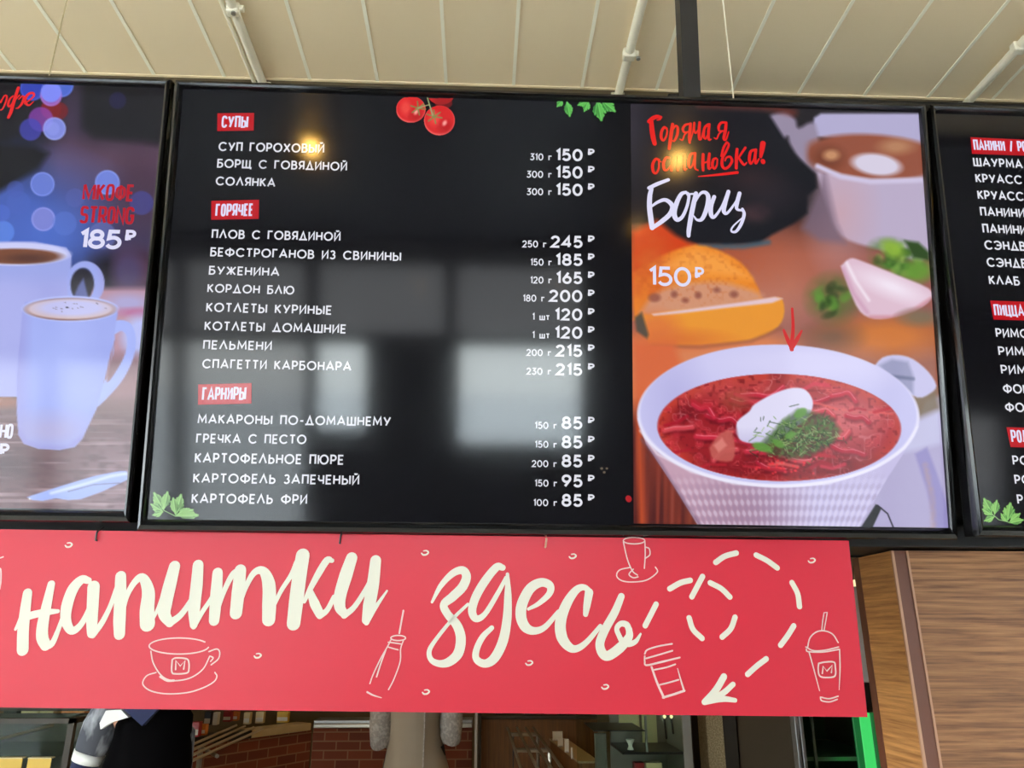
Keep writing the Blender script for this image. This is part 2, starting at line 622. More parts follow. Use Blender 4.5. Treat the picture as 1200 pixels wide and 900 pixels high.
def glyphs(e=1.0):
    A = lambda *a, **k: arc(*a, e=e, **k)
    G = {}
    G['А'] = (.86, [[(0, 0), (.43, 1), (.86, 0)], [(.17, .3), (.69, .3)]])
    G['Б'] = (.58, [[(.54, 1), (0, 1), (0, 0), (.3, 0)] + A(.3, .29, .29, .29, -90, 90) + [(0, .58)]])
    G['В'] = (.6, [[(0, .53), (0, 1), (.28, 1)] + A(.28, .765, .24, .235, 90, -90) + [(0, .53), (.32, .53)] + A(.32, .265, .28, .265, 90, -90) + [(0, 0), (0, .53)]])
    G['Г'] = (.5, [[(0, 0), (0, 1), (.5, 1)]])
    G['Д'] = (.86, [[(0, -.1), (0, 0), (.86, 0), (.86, -.1)], [(.1, 0), (.43, 1), (.76, 0)]])
    G['Е'] = (.52, [[(.52, 1), (0, 1), (0, 0), (.52, 0)], [(0, .5), (.46, .5)]])
    G['Ж'] = (.96, [[(.48, 0), (.48, 1)], [(0, 1), (.42, .5), (0, 0)], [(.96, 1), (.54, .5), (.96, 0)], [(.42, .5), (.54, .5)]])
    G['З'] = (.54, [A(.25, .765, .24, .235, 150, -90) + A(.25, .265, .28, .265, 90, -150)])
    G['И'] = (.64, [[(0, 1), (0, 0), (.64, 1), (.64, 0)]])
    G['Й'] = (.64, [[(0, 1), (0, 0), (.64, 1), (.64, 0)], arc(.32, 1.32, .15, .14, 195, 345, 8)])
    G['К'] = (.6, [[(0, 0), (0, 1)], [(.57, 1), (.04, .47)], [(.16, .57), (.6, 0)]])
    G['Л'] = (.8, [[(0, 0), (.4, 1), (.8, 0)]]) if e == 1.0 else (.66, [[(0, 0), (.12, .2), (.16, 1), (.66, 1), (.66, 0)]])
    G['М'] = (.92, [[(0, 0), (.07, 1), (.46, .22), (.85, 1), (.92, 0)]])
    if e != 1:
        G['М'] = (.86, [[(0, 0), (0, 1), (.43, .12), (.86, 1), (.86, 0)]])
    G['Н'] = (.66, [[(0, 0), (0, 1)], [(.66, 0), (.66, 1)], [(0, .5), (.66, .5)]])
    G['О'] = (1.0 if e == 1 else .62, [A(.5 if e == 1 else .31, .5, .5 if e == 1 else .31, .5, 0, 360, n=32)])
    G['П'] = (.62, [[(0, 0), (0, 1), (.62, 1), (.62, 0)]])
    G['Р'] = (.57, [[(0, 0), (0, 1), (.28, 1)] + A(.28, .71, .29, .29, 90, -90) + [(0, .42)]])
    G['С'] = (.9, [A(.5, .5, .5, .5, 42, 318, n=28)]) if e == 1 else (.6, [A(.31, .5, .31, .5, 25, 335, n=28)])
    G['Т'] = (.62, [[(0, 1), (.62, 1)], [(.31, 0), (.31, 1)]])
    G['У'] = (.74, [[(0, 1), (.38, .33)], [(.74, 1), (.24, 0)]])
    G['Ф'] = (1.0, [A(.5, .5, .5, .36, 0, 360, n=30), [(.5, -.06), (.5, 1.06)]])
    if e != 1:
        G['Ф'] = (.66, [A(.33, .52, .33, .34, 0, 360, n=30), [(.33, 0), (.33, 1)]])
        G['О'] = (.52, [A(.26, .5, .26, .5, 0, 360, n=32)])
        G['К'] = (.5, [[(0, 0), (0, 1)], [(.48, 1), (.04, .46)], [(.14, .58), (.5, 0)]])
        G['Е'] = (.42, [[(.42, 1), (0, 1), (0, 0), (.42, 0)], [(0, .5), (.36, .5)]])
    G['Х'] = (.72, [[(0, 0), (.72, 1)], [(0, 1), (.72, 0)]])
    G['Ц'] = (.74, [[(0, 1), (0, 0), (.62, 0), (.62, 1)], [(.62, 0), (.76, 0), (.76, -.18)]])
    G['Ч'] = (.58, [[(0, 1), (0, .62)] + A(.28, .66, .28, .28, 180, 270, n=8) + [(.58, .4)], [(.58, 0), (.58, 1)]])
    G['Ш'] = (.92, [[(0, 1), (0, 0), (.92, 0), (.92, 1)], [(.46, 0), (.46, 1)]])
    G['Щ'] = (1.04, [[(0, 1), (0, 0), (.92, 0), (.92, 1)], [(.46, 0), (.46, 1)], [(.92, 0), (1.06, 0), (1.06, -.18)]])
    soft = [[(0, 1), (0, 0), (.28, 0)] + A(.28, .285, .28, .285, -90, 90) + [(0, .57)]]
    G['Ь'] = (.56, soft)
    G['Ы'] = (.86, soft + [[(.86, 0), (.86, 1)]])
    G['Э'] = (.88, [A(.38, .5, .5, .5, 138, -138, n=28), [(.3, .5), (.86, .5)]])
    G['Ю'] = (1.18, [[(0, 0), (0, 1)], [(0, .5), (.26, .5)], A(.7, .5, .46, .5, 0, 360, n=30)])
    G['Я'] = (.57, [[(.57, 0), (.57, 1), (.29, 1)] + A(.29, .71, .29, .29, 90, 270) + [(.57, .42)], [(.26, .42), (0, 0)]])
    G['S'] = (.56, [A(.28, .75, .27, .25, 20, 270, n=14) + A(.28, .25, .28, .25, 90, -160, n=14)])
    G['T'] = G['Т']
    G['R'] = (.58, [[(0, 0), (0, 1), (.28, 1)] + A(.28, .72, .28, .28, 90, -90) + [(0, .44)], [(.3, .44), (.58, 0)]])
    G['O'] = G['О']
    G['N'] = (.64, [[(0, 0), (0, 1), (.64, 0), (.64, 1)]])
    G['G'] = (.6, [A(.31, .5, .31, .5, 25, 340, n=28) + [(.6, .48), (.36, .48)]])
    G['0'] = (.68, [arc(.34, .5, .34, .5, 0, 360, 30)])
    G['1'] = (.2, [[(0, .82), (.2, 1), (.2, 0)]])
    G['2'] = (.58, [arc(.28, .71, .28, .29, 165, -35, 14) + [(0, 0), (.6, 0)]])
    G['3'] = (.56, [[(.04, 1), (.52, 1), (.24, .6)] + arc(.25, .3, .3, .3, 85, -150, 14)])
    G['4'] = (.66, [[(.5, 0), (.5, 1), (0, .26), (.68, .26)]])
    G['5'] = (.58, [[(.52, 1), (.1, 1), (.06, .56)] + arc(.27, .31, .3, .31, 115, -150, 16)])
    G['6'] = (.62, [arc(.31, .3, .3, .3, 0, 360, 24), [(.04, .42), (.42, 1)]])
    G['8'] = (.6, [arc(.3, .76, .24, .24, 0, 360, 20), arc(.3, .27, .3, .27, 0, 360, 22)])
    G['9'] = (.62, [arc(.31, .7, .3, .3, 0, 360, 24), [(.58, .58), (.2, 0)]])
    G['₽'] = (.66, [[(.08, 0), (.08, 1), (.36, 1)] + arc(.36, .71, .27, .29, 90, -90, 10) + [(-.04, .42)], [(-.04, .2), (.36, .2)]])
    G['г'] = (.4, [[(0, 0), (0, .66), (.42, .66)]])
    G['ш'] = (.8, [[(0, .68), (0, 0), (.78, 0), (.78, .68)], [(.39, 0), (.39, .68)]])
    G['т'] = (.5, [[(0, .68), (.5, .68)], [(.25, 0), (.25, .68)]])
    G['-'] = (.36, [[(0, .42), (.36, .42)]])
    G['/'] = (.4, [[(0, -.05), (.4, 1.05)]])
    G[' '] = (.42, [])
    return G


GEO = glyphs(1.0)
CON = glyphs(0.62)


def ribbon(mb, pl, pts, w, off, caps=6):
    """flat polyline of width w (metres) on plane pl, mitred joints, square ends"""
    p = np.array(pts, float)
    keep = [0]
    for i in range(1, len(p)):
        if np.hypot(*(p[i] - p[keep[-1]])) > 1e-6:
            keep.append(i)
    p = p[keep]
    closed = np.hypot(*(p[0] - p[-1])) < 1e-5 and len(p) > 3
    n = len(p)
    d = np.diff(p, axis=0)
    d /= np.linalg.norm(d, axis=1)[:, None]
    L, R = [], []
    if not closed:
        p = p.copy()
        p[0] -= d[0] * w * .08
        p[-1] += d[-1] * w * .08
    for i in range(n):
        a = d[i - 1] if i > 0 else (d[-1] if closed else d[0])
        b = d[i] if i < n - 1 else (d[0] if closed else d[-1])
        na = np.array([-a[1], a[0]])
        nb = np.array([-b[1], b[0]])
        m = na + nb
        q = np.linalg.norm(m)
        if q < .35:
            m = nb
            k = 1.0
        else:
            m /= q
            k = min(1.0 / max(m @ nb, .2), 2.2)
        L.append(p[i] + m * w / 2 * k)
        R.append(p[i] - m * w / 2 * k)
    V = pl.at(np.array(L + R), off)
    mb.add(V, [(i, i + 1, n + i + 1, n + i) for i in range(n - 1)])


def text_mesh(mb, pl, s, px0, px1, cap, off, G=GEO, th=.165, gap=.36, ends=True):
    """string s with its baseline from pixel px0 to px1 (left and right ink ends), cap height in pixels, on plane pl"""
    a = pl.uv(*px0)
    b = pl.uv(*px1)
    mid = ((px0[0] + px1[0]) / 2, (px0[1] + px1[1]) / 2)
    top = pl.uv(mid[0], mid[1] - cap)
    H = float(np.linalg.norm(top - pl.uv(*mid)))
    ux = b - a
    Lm = np.linalg.norm(ux)
    ux = ux / Lm
    uy = np.array([0.0, -1.0])
    tot = 0
    for i, ch in enumerate(s):
        tot += G[ch][0] + (gap if i < len(s) - 1 else 0)
    t = th * H
    sx = (Lm - t) / (tot * H)
    x = 0.0
    for ch in s:
        w, st = G[ch]
        for q in st:
            pts = [a + ux * (t / 2 + (x + qx) * H * sx) + uy * (t / 2 + qy * (H - t)) for qx, qy in q]
            ribbon(mb, pl, pts, t, off)
        x += w + gap


def catmull(p, w, n=6):
    p = np.array(p, float)
    w = np.array(w, float)
    P_ = np.vstack([2 * p[0] - p[1], p, 2 * p[-1] - p[-2]])
    W_ = np.concatenate([[w[0]], w, [w[-1]]])
    out, ow = [], []
    for i in range(1, len(P_) - 2):
        p0, p1, p2, p3 = P_[i - 1:i + 3]
        for k in range(n):
            t = k / n
            out.append(.5 * ((2 * p1) + (-p0 + p2) * t + (2 * p0 - 5 * p1 + 4 * p2 - p3) * t * t + (-p0 + 3 * p1 - 3 * p2 + p3) * t ** 3))
            ow.append(W_[i] * (1 - t) + W_[i + 1] * t)
    out.append(P_[-2])
    ow.append(W_[-2])
    return np.array(out), np.array(ow)


def brush(mb, pl, pts, w, off, view=(0, 0, 1), smooth=True, rnd=True):
    """brush stroke through points measured in a magnified view (x0, y0, scale) of the lettering, widths likewise"""
    x0, y0, s = view
    pts = np.array(pts, float)
    px = x0 + pts[:, 0] / s
    py = y0 + pts[:, 1] / s
    if np.isscalar(w):
        w = [w] * len(pts)
    uv = pl.uv(px, py)
    ws = np.array(w, float) / s * pl.mpp(float(px.mean()), float(py.mean()))
    if smooth and len(pts) > 2:
        uv, ws = catmull(uv, ws)
    n = len(uv)
    d = np.gradient(uv, axis=0)
    d /= np.maximum(np.linalg.norm(d, axis=1)[:, None], 1e-9)
    nn = np.stack([-d[:, 1], d[:, 0]], 1)
    Lp = uv + nn * ws[:, None] / 2
    Rp = uv - nn * ws[:, None] / 2
    off = off + 2.5e-5 * mb.layer
    mb.layer += 1
    V = pl.at(np.vstack([Lp, Rp]), off)
    mb.add(V, [(i, i + 1, n + i + 1, n + i) for i in range(n - 1)])
    if rnd:
        for i, sg_ in ((0, -1), (n - 1, 1)):
            a0 = math.atan2(nn[i][1], nn[i][0])
            q = [uv[i] + ws[i] / 2 * np.array([math.cos(a0 - sg_ * a), math.sin(a0 - sg_ * a)]) for a in np.linspace(0, PI, 9)]
            mb.add(pl.at(np.array(q), off), [tuple(range(9))])


# ------------------------------------------------------------------ pictures shown by the screens (a colour per vertex of a dense sheet)
def vnoise(x, y, sx, sy, seed):
    r = np.random.RandomState(seed)
    T = r.rand(64, 64)
    fx = x / sx
    fy = y / sy
    ix = np.floor(fx).astype(int)
    iy = np.floor(fy).astype(int)
    tx = fx - ix
    ty = fy - iy
    tx = tx * tx * (3 - 2 * tx)
    ty = ty * ty * (3 - 2 * ty)
    g = lambda a, b: T[a % 64, b % 64]
    return (g(ix, iy) * (1 - tx) + g(ix + 1, iy) * tx) * (1 - ty) + (g(ix, iy + 1) * (1 - tx) + g(ix + 1, iy + 1) * tx) * ty


class Paint:
    def __init__(s, pl, quad, nx, ny, base=(0, 0, 0)):
        (ax, ay), (bx, by), (cx, cy), (dx, dy) = quad
        U, V_ = np.meshgrid(np.linspace(0, 1, nx), np.linspace(0, 1, ny))
        s.x = (ax * (1 - U) + bx * U) * (1 - V_) + (dx * (1 - U) + cx * U) * V_
        s.y = (ay * (1 - U) + by * U) * (1 - V_) + (dy * (1 - U) + cy * U) * V_
        s.pl = pl
        s.nx, s.ny = nx, ny
        s.c = np.zeros((ny, nx, 3)) + np.array(base, float)
        s.mask = np.zeros((ny, nx))

    def mix(s, col, m):
        col = np.asarray(col, float)
        m = np.clip(m, 0, 1)
        s.c = s.c * (1 - m[..., None]) + col * m[..., None]
        s.mask = np.maximum(s.mask, m)

    def ell(s, cx, cy, rx, ry, soft=1.0, rot=0.0):
        a = math.radians(rot)
        X = (s.x - cx) * math.cos(a) + (s.y - cy) * math.sin(a)
        Y = -(s.x - cx) * math.sin(a) + (s.y - cy) * math.cos(a)
        d = (np.sqrt((X / rx) ** 2 + (Y / ry) ** 2) - 1) * min(rx, ry)
        return np.clip(.5 - d / soft, 0, 1)

    def poly(s, pts, soft=1.0, curve=0):
        p = np.array(pts, float)
        if curve:
            q = np.vstack([p, p[:1]])
            q, _ = catmull(q, np.ones(len(q)), curve)
            p = q[:-1]
        ins = np.zeros(s.x.shape, bool)
        dist = np.full(s.x.shape, 1e9)
        n = len(p)
        for i in range(n):
            x1, y1 = p[i]
            x2, y2 = p[(i + 1) % n]
            if abs(y2 - y1) > 1e-9:
                c = ((y1 > s.y) != (y2 > s.y)) & (s.x < (x2 - x1) * (s.y - y1) / (y2 - y1) + x1)
                ins ^= c
            dist = np.minimum(dist, s.seg(x1, y1, x2, y2))
        sd = np.where(ins, -dist, dist)
        return np.clip(.5 - sd / soft, 0, 1)

    def seg(s, x1, y1, x2, y2):
        dx, dy = x2 - x1, y2 - y1
        t = np.clip(((s.x - x1) * dx + (s.y - y1) * dy) / max(dx * dx + dy * dy, 1e-9), 0, 1)
        return np.hypot(s.x - x1 - t * dx, s.y - y1 - t * dy)

    def line(s, pts, w, soft=1.0):
        d = np.full(s.x.shape, 1e9)
        for a, b in zip(pts[:-1], pts[1:]):
            d = np.minimum(d, s.seg(*a, *b))
        return np.clip(.5 - (d - w / 2) / soft, 0, 1)

    def ramp(s, v, v0, v1):
        return np.clip((v - v0) / (v1 - v0), 0, 1)

    def build(s, name, parent, off, cut=False):
        uv = s.pl.uv(s.x, s.y)
        V = s.pl.at(uv, off).reshape(-1, 3) - offset_of(parent)
        idx = np.arange(s.nx * s.ny).reshape(s.ny, s.nx)
        q = np.stack([idx[:-1, :-1], idx[1:, :-1], idx[1:, 1:], idx[:-1, 1:]], -1).reshape(-1, 4)
        if cut:
            mk = s.mask.reshape(-1)
            q = q[(mk[q] > .5).sum(1) >= 3]
        me = bpy.data.meshes.new(name)
        me.vertices.add(len(V))
        me.vertices.foreach_set('co', V.astype(np.float32).ravel())
        me.loops.add(q.size)
        me.loops.foreach_set('vertex_index', q.astype(np.int32).ravel())
        me.polygons.add(len(q))
        me.polygons.foreach_set('loop_start', np.arange(0, q.size, 4, dtype=np.int32))
        me.polygons.foreach_set('loop_total', np.full(len(q), 4, dtype=np.int32))
        ca = me.color_attributes.new('picture', 'FLOAT_COLOR', 'POINT')
        col = np.ones((len(V), 4), np.float32)
        col[:, :3] = lin(np.clip(s.c.reshape(-1, 3), 0, 255))
        ca.data.foreach_set('color', col.ravel())
        me.update()
        me.validate()
        if cut:
            bm = bmesh.new()
            bm.from_mesh(me)
            bmesh.ops.delete(bm, geom=[v for v in bm.verts if not v.link_faces], context='VERTS')
            bm.to_mesh(me)
            bm.free()
        return link(name, me, M['picture'], parent)


# ------------------------------------------------------------------ televisions
SW, SH = 1.43, 0.8044


def ring(mb, pl, u0, v0, u1, v1, bl, bt, br_, bb, prof):
    """frame around the rectangle; prof = (t, height): t 0 at the outer edge, 1 at the inner edge"""
    rows = []
    for t, h in prof:
        k = 1 - t
        rect = [(u0 - bl * k, v0 - bt * k), (u1 + br_ * k, v0 - bt * k), (u1 + br_ * k, v1 + bb * k), (u0 - bl * k, v1 + bb * k)]
        rows.append(pl.at(np.array(rect), h))
    vs = np.vstack(rows)
    fs = []
    for i in range(len(prof) - 1):
        for k in range(4):
            a, b = i * 4 + k, i * 4 + (k + 1) % 4
            fs.append((a, b, b + 4, a + 4))
    mb.add(vs, fs)


def slab(mb, pl, u0, v0, u1, v1, h0, h1):
    a = pl.at(np.array([(u0, v0), (u1, v0), (u1, v1), (u0, v1)]), h0)
    b = pl.at(np.array([(u0, v0), (u1, v0), (u1, v1), (u0, v1)]), h1)
    mb.hexa(list(a) + list(b))


def television(label, pl, u0, u1, v1=None):
    h = SH if v1 is None else v1
    base = pl.at(np.array([(u0 + u1) / 2, h + .02]))
    t = thing('menu_television', label, 'television', base, group='menu televisions in a row')
    bz = MB()
    ring(bz, pl, u0, 0, u1, h, .0125, .0135, .0125, .0205,
         [(0, -.03), (0, .004), (.12, .0085), (.5, .0105), (.8, .009), (.93, .0055), (1, -.004)])
    bz.build('bezel', M['bezel'], t)
    bk = MB()
    slab(bk, pl, u0 - .0125, -.0135, u1 + .0125, h + .0205, -.03, -.006)
    slab(bk, pl, u0 + .12, .1, u1 - .12, h - .08, -.065, -.03)
    bk.build('back_housing', M['casing'], t)
    sc = MB()
    slab(sc, pl, u0 - .003, -.003, u1 + .003, h + .003, -.005, 0)
    s = sc.build('screen', M['screen'], t)
    return t, s


UC = np.array([0.9999901, 0, -0.0044406])
# the middle set and its two neighbours, each leaning towards the hall at its own angle
PC = Plane((-0.5788354, 1.21956381, 2.60900056), UC, (-.00432305, .17022101, -.98539643))
aL, bL = np.array([-0.6186397, 1.23499654, 2.62235315]), np.array([-0.6221498, 1.35879405, 1.82460936])
PLt = Plane(aL - UC * SW, UC, bL - aL)
aR, bR = np.array([0.88514408, 1.22343594, 2.6068217]), np.array([0.8816145, 1.31423817, 1.80465228])
PRt = Plane(aR, UC, bR - aR)

tvC, scC = television('middle black menu television listing soups, hot dishes and a big borscht picture', PC, 0, SW, .8073)
tvL, scL = television('left black menu television showing two white coffee mugs on blue lights', PLt, 0, SW)
tvR, scR = television('right black menu television cut off by the photo edge, listing panini and pizza', PRt, 0, SW)

# --- middle screen: menu text
MENU = [
    ('СУП ГОРОХОВЫЙ', (256, 177.3), (380, 179.8), 10.8), ('БОРЩ С ГОВЯДИНОЙ', (254.4, 196.8), (406.7, 200.6), 10.4),
    ('СОЛЯНКА', (252.8, 217.4), (322.7, 219.6), 10.4), ('ПЛОВ С ГОВЯДИНОЙ', (248, 279.6), (399, 282.8), 10.6),
    ('БЕФСТРОГАНОВ ИЗ СВИНИНЫ', (246.4, 300.6), (470, 306.2), 10.6), ('БУЖЕНИНА', (244.8, 322.1), (327.5, 324.1), 10.4),
    ('КОРДОН БЛЮ', (243, 343), (345, 345.6), 10.4), ('КОТЛЕТЫ КУРИНЫЕ', (241.6, 365.6), (388.8, 369.2), 11),
    ('КОТЛЕТЫ ДОМАШНИЕ', (239.7, 387.3), (405.6, 391.1), 10.8), ('ПЕЛЬМЕНИ', (238, 409.5), (318.5, 410.9), 10.8),
    ('СПАГЕТТИ КАРБОНАРА', (237, 431.8), (411.8, 435), 11), ('МАКАРОНЫ ПО-ДОМАШНЕМУ', (231.6, 496.6), (458, 499.6), 11.2),
    ('ГРЕЧКА С ПЕСТО', (229.8, 519.4), (359, 520.6), 11.2), ('КАРТОФЕЛЬНОЕ ПЮРЕ', (228.2, 542.4), (402.8, 544.8), 11.8),
    ('КАРТОФЕЛЬ ЗАПЕЧЕНЫЙ', (226.3, 566), (420.9, 568.2), 11.5), ('КАРТОФЕЛЬ ФРИ', (224.5, 589.9), (359.9, 591), 11.6)]
for s_, a_, b_, cp in MENU:
    mb = MB()
    text_mesh(mb, PC, s_, a_, b_, cp, .0012)
    mb.build('menu_line', M['textwhite'], scC)


def section_label(pl, scr, quad, s_, a_, b_, cp):
    mb = MB()
    mb.add(pl.at(pl.uv(np.array([q[0] for q in quad]), np.array([q[1] for q in quad])), .0008), [(0, 1, 2, 3)])
    mb.cur = 1
    text_mesh(mb, pl, s_, a_, b_, cp, .0013, CON, .15, .42)
    o = mb.build('section_label', [M['labelred'], M['textlav']], scr)
    o['label'] = 'red section label with white capitals'


section_label(PC, scC, [(255, 133), (298, 132.6), (297.4, 153.2), (254.7, 153.8)], 'СУПЫ', (259.5, 150), (290.7, 150.2), 14)
section_label(PC, scC, [(247.8, 235.6), (303.8, 234.2), (303.2, 256.6), (247.6, 257.8)], 'ГОРЯЧЕЕ', (252.3, 254), (296.5, 253.4), 14.8)
section_label(PC, scC, [(232.4, 450.6), (295, 449), (294.7, 473), (232.2, 474.4)], 'ГАРНИРЫ', (236.6, 469.6), (288.3, 468.8), 15.6)
PRICE = [('310 г', 621, 646.7, 188.2, '150', 651.2, 682.7, 188.9), ('300 г', 617, 646.7, 208.6, '150', 651.2, 682.7, 209.2),
         ('300 г', 617, 646.7, 229, '150', 651.2, 682.7, 229.6), ('250 г', 612, 640.5, 290.2, '245', 645.3, 682.7, 290.6),
         ('150 г', 621.5, 646.7, 311.4, '185', 651, 682.7, 311.6), ('120 г', 621.3, 646.7, 332.4, '165', 651.5, 682.4, 332.8),
         ('180 г', 612.7, 638.3, 353.6, '200', 643.3, 682.3, 354), ('1 шт', 623.7, 644.2, 375.2, '120', 650, 682.3, 375.7),
         ('1 шт', 623.7, 644.2, 396.6, '120', 650, 682.3, 396.9), ('200 г', 616.7, 646, 417.4, '215', 651, 682.3, 418.2),
         ('230 г', 616.7, 646, 439.3, '215', 651, 682.3, 440.2), ('150 г', 626.7, 652.7, 502.6, '85', 658, 682.5, 502.9),
         ('150 г', 626.7, 652.7, 524.8, '85', 658, 682.5, 525.3), ('200 г', 623, 652.7, 547.4, '85', 658, 682.5, 547.5),
         ('150 г', 626.5, 653, 570.2, '95', 658, 682.6, 570.9), ('100 г', 625, 653, 593, '85', 658, 682.7, 593.6)]
for s1, x0, x1, b1, s2, x2, x3, b2 in PRICE:
    mb = MB()
    text_mesh(mb, PC, s1, (x0, b1), (x1, b1 + .4), 8.3, .0012, th=.16, gap=.32)
    text_mesh(mb, PC, s2, (x2, b2), (x3, b2 + .5), 14.4 if b2 < 450 else 15, .0012, th=.19, gap=.34)
    text_mesh(mb, PC, '₽', (688.4, b2 - 6.2), (696.9, b2 - 6), 8.2, .0012, th=.24)
    mb.build('price_line', M['textwhite'], scC)

# --- middle screen: borscht picture
QC = [(739, 121.6), (1076, 131.8), (1111, 618.6), (742.6, 613.4)]
p = Paint(PC, QC, 372, 492, (34, 30, 34))
x, y = p.x, p.y
n1 = vnoise(x, y, 26, 22, 1)
n2 = vnoise(x, y, 9, 8, 2)
n3 = vnoise(x, y, 3.5, 3.2, 3)
p.mix((52, 46, 56), p.ramp(-x, -800, -740) * .8 * p.ramp(-y, -240, -130))
# table top far side
p.mix((150, 92, 84), p.ramp(y, 250, 300))
p.mix((196, 132, 112), p.ell(905, 330, 60, 45, 60) * .8)
p.mix((170, 78, 48), p.ell(830, 300, 130, 40, 60) * .7)
p.mix((214, 128, 84), p.ramp(y, 385, 400) * p.ramp(-x, -960, -900))
p.mix((150, 84, 62), p.ramp(y, 370, 390) * p.ramp(x, 940, 1000))
p.mix((206, 120, 58), p.ell(1040, 395, 60, 22, 26))
p.mix((128, 92, 72), p.ell(975, 395, 26, 14, 22))
# white cup behind
p.mix((186, 172, 200), p.poly([(953, 190), (1082, 196), (1089, 300), (1030, 292), (985, 276), (968, 240)], 5, 4))
p.mix((202, 160, 168), p.ell(985, 250, 26, 46, 50) * .7)
p.mix((120, 100, 118), p.poly([(958, 225), (966, 200), (980, 262), (990, 285), (960, 282), (940, 268)], 10) * .8)
p.mix((178, 172, 208), p.poly([(950, 160), (954, 138), (962, 133), (1078, 133), (1081, 182), (1010, 165)], 4))
p.mix((150, 138, 162), p.poly([(896, 150), (902, 136), (920, 132), (932, 140), (936, 150), (955, 146), (962, 200), (940, 190), (926, 170), (922, 160), (908, 176), (898, 168)], 6, 4))
p.mix((148, 82, 62), p.ell(1024, 184, 84, 26, 6, 4) * p.ramp(x, 940, 950))
p.mix((116, 62, 44), p.ell(970, 185, 18, 14, 14) * .9)
p.mix((214, 160, 116), p.ell(974, 182, 9, 6, 6) * .8)
p.mix((196, 150, 110), p.ell(1050, 172, 18, 8, 10) * .7)
p.mix((214, 206, 226), p.ell(1027, 193, 29, 12.5, 5, 8))
p.mix((206, 196, 224), p.line([(958, 195), (985, 207), (1020, 213), (1082, 211)], 6, 4))
# title's torn dark field
p.mix((24, 24, 30), p.poly([(738, 119), (885, 119), (905, 140), (930, 180), (955, 205), (957, 220), (946, 230), (946, 250), (930, 262), (905, 275), (890, 285), (850, 288), (805, 285), (785, 275), (765, 262), (739, 262)], 5))
p.mix((60, 54, 64), p.ramp(-x, -775, -739) * p.ramp(-y, -255, -150) * .7)
p.mix((70, 44, 44), p.ell(880, 210, 26, 14, 26) * .5)
p.mix((86, 58, 60), p.ell(884, 250, 16, 10, 14) * (.4 + .4 * n2))
p.mix((50, 40, 46), p.ell(905, 230, 30, 18, 24) * .5)
p.mix((58, 90, 108), p.line([(820, 289), (870, 289), (900, 284)], 6, 5) * .8)
p.mix((120, 52, 42), p.line([(820, 122), (905, 126), (930, 132)], 7, 10) * .8)
# bread
p.mix((208, 66, 26), p.poly([(741, 272), (770, 258), (792, 276), (815, 288), (800, 305), (760, 330), (742, 345)], 8) * 1.0)
p.mix((234, 138, 44), p.poly([(742, 320), (775, 300), (815, 287), (850, 297), (875, 315), (892, 348), (880, 352), (755, 372), (743, 370)], 4, 3))
p.mix((212, 96, 40), p.ell(760, 320, 26, 40, 30) * (.5 + .5 * n2))
p.mix((206, 148, 122), p.poly([(760, 352), (780, 338), (830, 330), (868, 336), (890, 352), (760, 370)], 9, 3) * .9)
p.mix((250, 176, 92), p.poly([(770, 312), (815, 292), (850, 302), (880, 326), (840, 322), (800, 322)], 12) * .5)
p.mix((190, 84, 30), np.clip(n3 * 2.2 - 1.1, 0, 1) * p.ell(815, 322, 70, 34, 20) * .35)
for q in ((767, 349, 7, 5), (790, 345, 4, 4), (818, 346, 4, 4), (860, 345, 5, 4), (803, 352, 4, 3), (840, 340, 4, 3)):
    p.mix((140, 78, 66), p.ell(*q, 4) * .8)
p.mix((232, 150, 52), p.poly([(752, 370), (790, 364), (860, 358), (905, 349), (917, 352), (918, 372), (905, 388), (870, 400), (790, 405), (760, 402)], 3, 3))
p.mix((206, 96, 48), p.ell(790, 398, 50, 10, 14) * .6)
p.mix((216, 110, 62), p.ell(770, 385, 24, 18, 20) * .7)
p.mix((226, 196, 204), p.poly([(764, 368), (810, 362), (870, 354), (908, 348), (917, 350), (905, 355), (850, 361), (800, 367), (766, 370)], 3))
p.mix((150, 84, 60), p.line([(765, 405), (820, 407), (880, 400), (915, 385)], 3, 5) * .7)
p.mix((74, 72, 64), p.poly([(744, 372), (752, 366), (760, 392), (758, 397), (746, 388)], 4) * .9)
# parsley and the pale bulb
p.mix((92, 106, 56), p.ell(976, 350, 28, 26, 20) * (.5 + .5 * n2))
p.mix((74, 120, 46), p.ell(1055, 306, 34, 20, 14, 25) * np.clip(n2 * 1.8 - .2, 0, 1))
for i in range(46):
    q_ = (972 + 26 * math.cos(i * 2.4) * ((i % 7) / 7), 350 + 24 * math.sin(i * 2.4) * ((i % 5) / 5)) if i % 2 else (1052 + 34 * math.cos(i * 1.7) * ((i % 7) / 7), 305 + 20 * math.sin(i * 1.7) * ((i % 5) / 5))
    p.mix([(52, 84, 34), (96, 150, 56), (130, 172, 78), (40, 62, 30)][i % 4], p.ell(q_[0], q_[1], 4 + i % 5, 3 + i % 3, 4, i * 37) * .55)
p.mix((50, 76, 36), p.poly([(1060, 282), (1076, 284), (1089, 296), (1089, 306), (1070, 302)], 5))
p.mix((142, 180, 62), p.ell(1046, 292, 14, 9, 8, 30) * .9)
p.mix((104, 150, 56), p.ell(1075, 318, 16, 12, 10) * .9)
p.mix((222, 190, 208), p.poly([(985, 312), (996, 303), (1010, 306), (1050, 322), (1088, 338), (1091, 350), (1072, 364), (1040, 373), (1018, 372), (1003, 358)], 3, 3))
on = p.poly([(985, 312), (996, 303), (1010, 306), (1050, 322), (1088, 338), (1091, 350), (1072, 364), (1040, 373), (1018, 372), (1003, 358)], 3, 3)
p.mix((244, 232, 246), on * p.ell(1045, 336, 34, 10, 16, 22) * .9)
p.mix((250, 240, 250), on * p.line([(992, 308), (1003, 330), (1018, 352)], 3, 4) * .8)
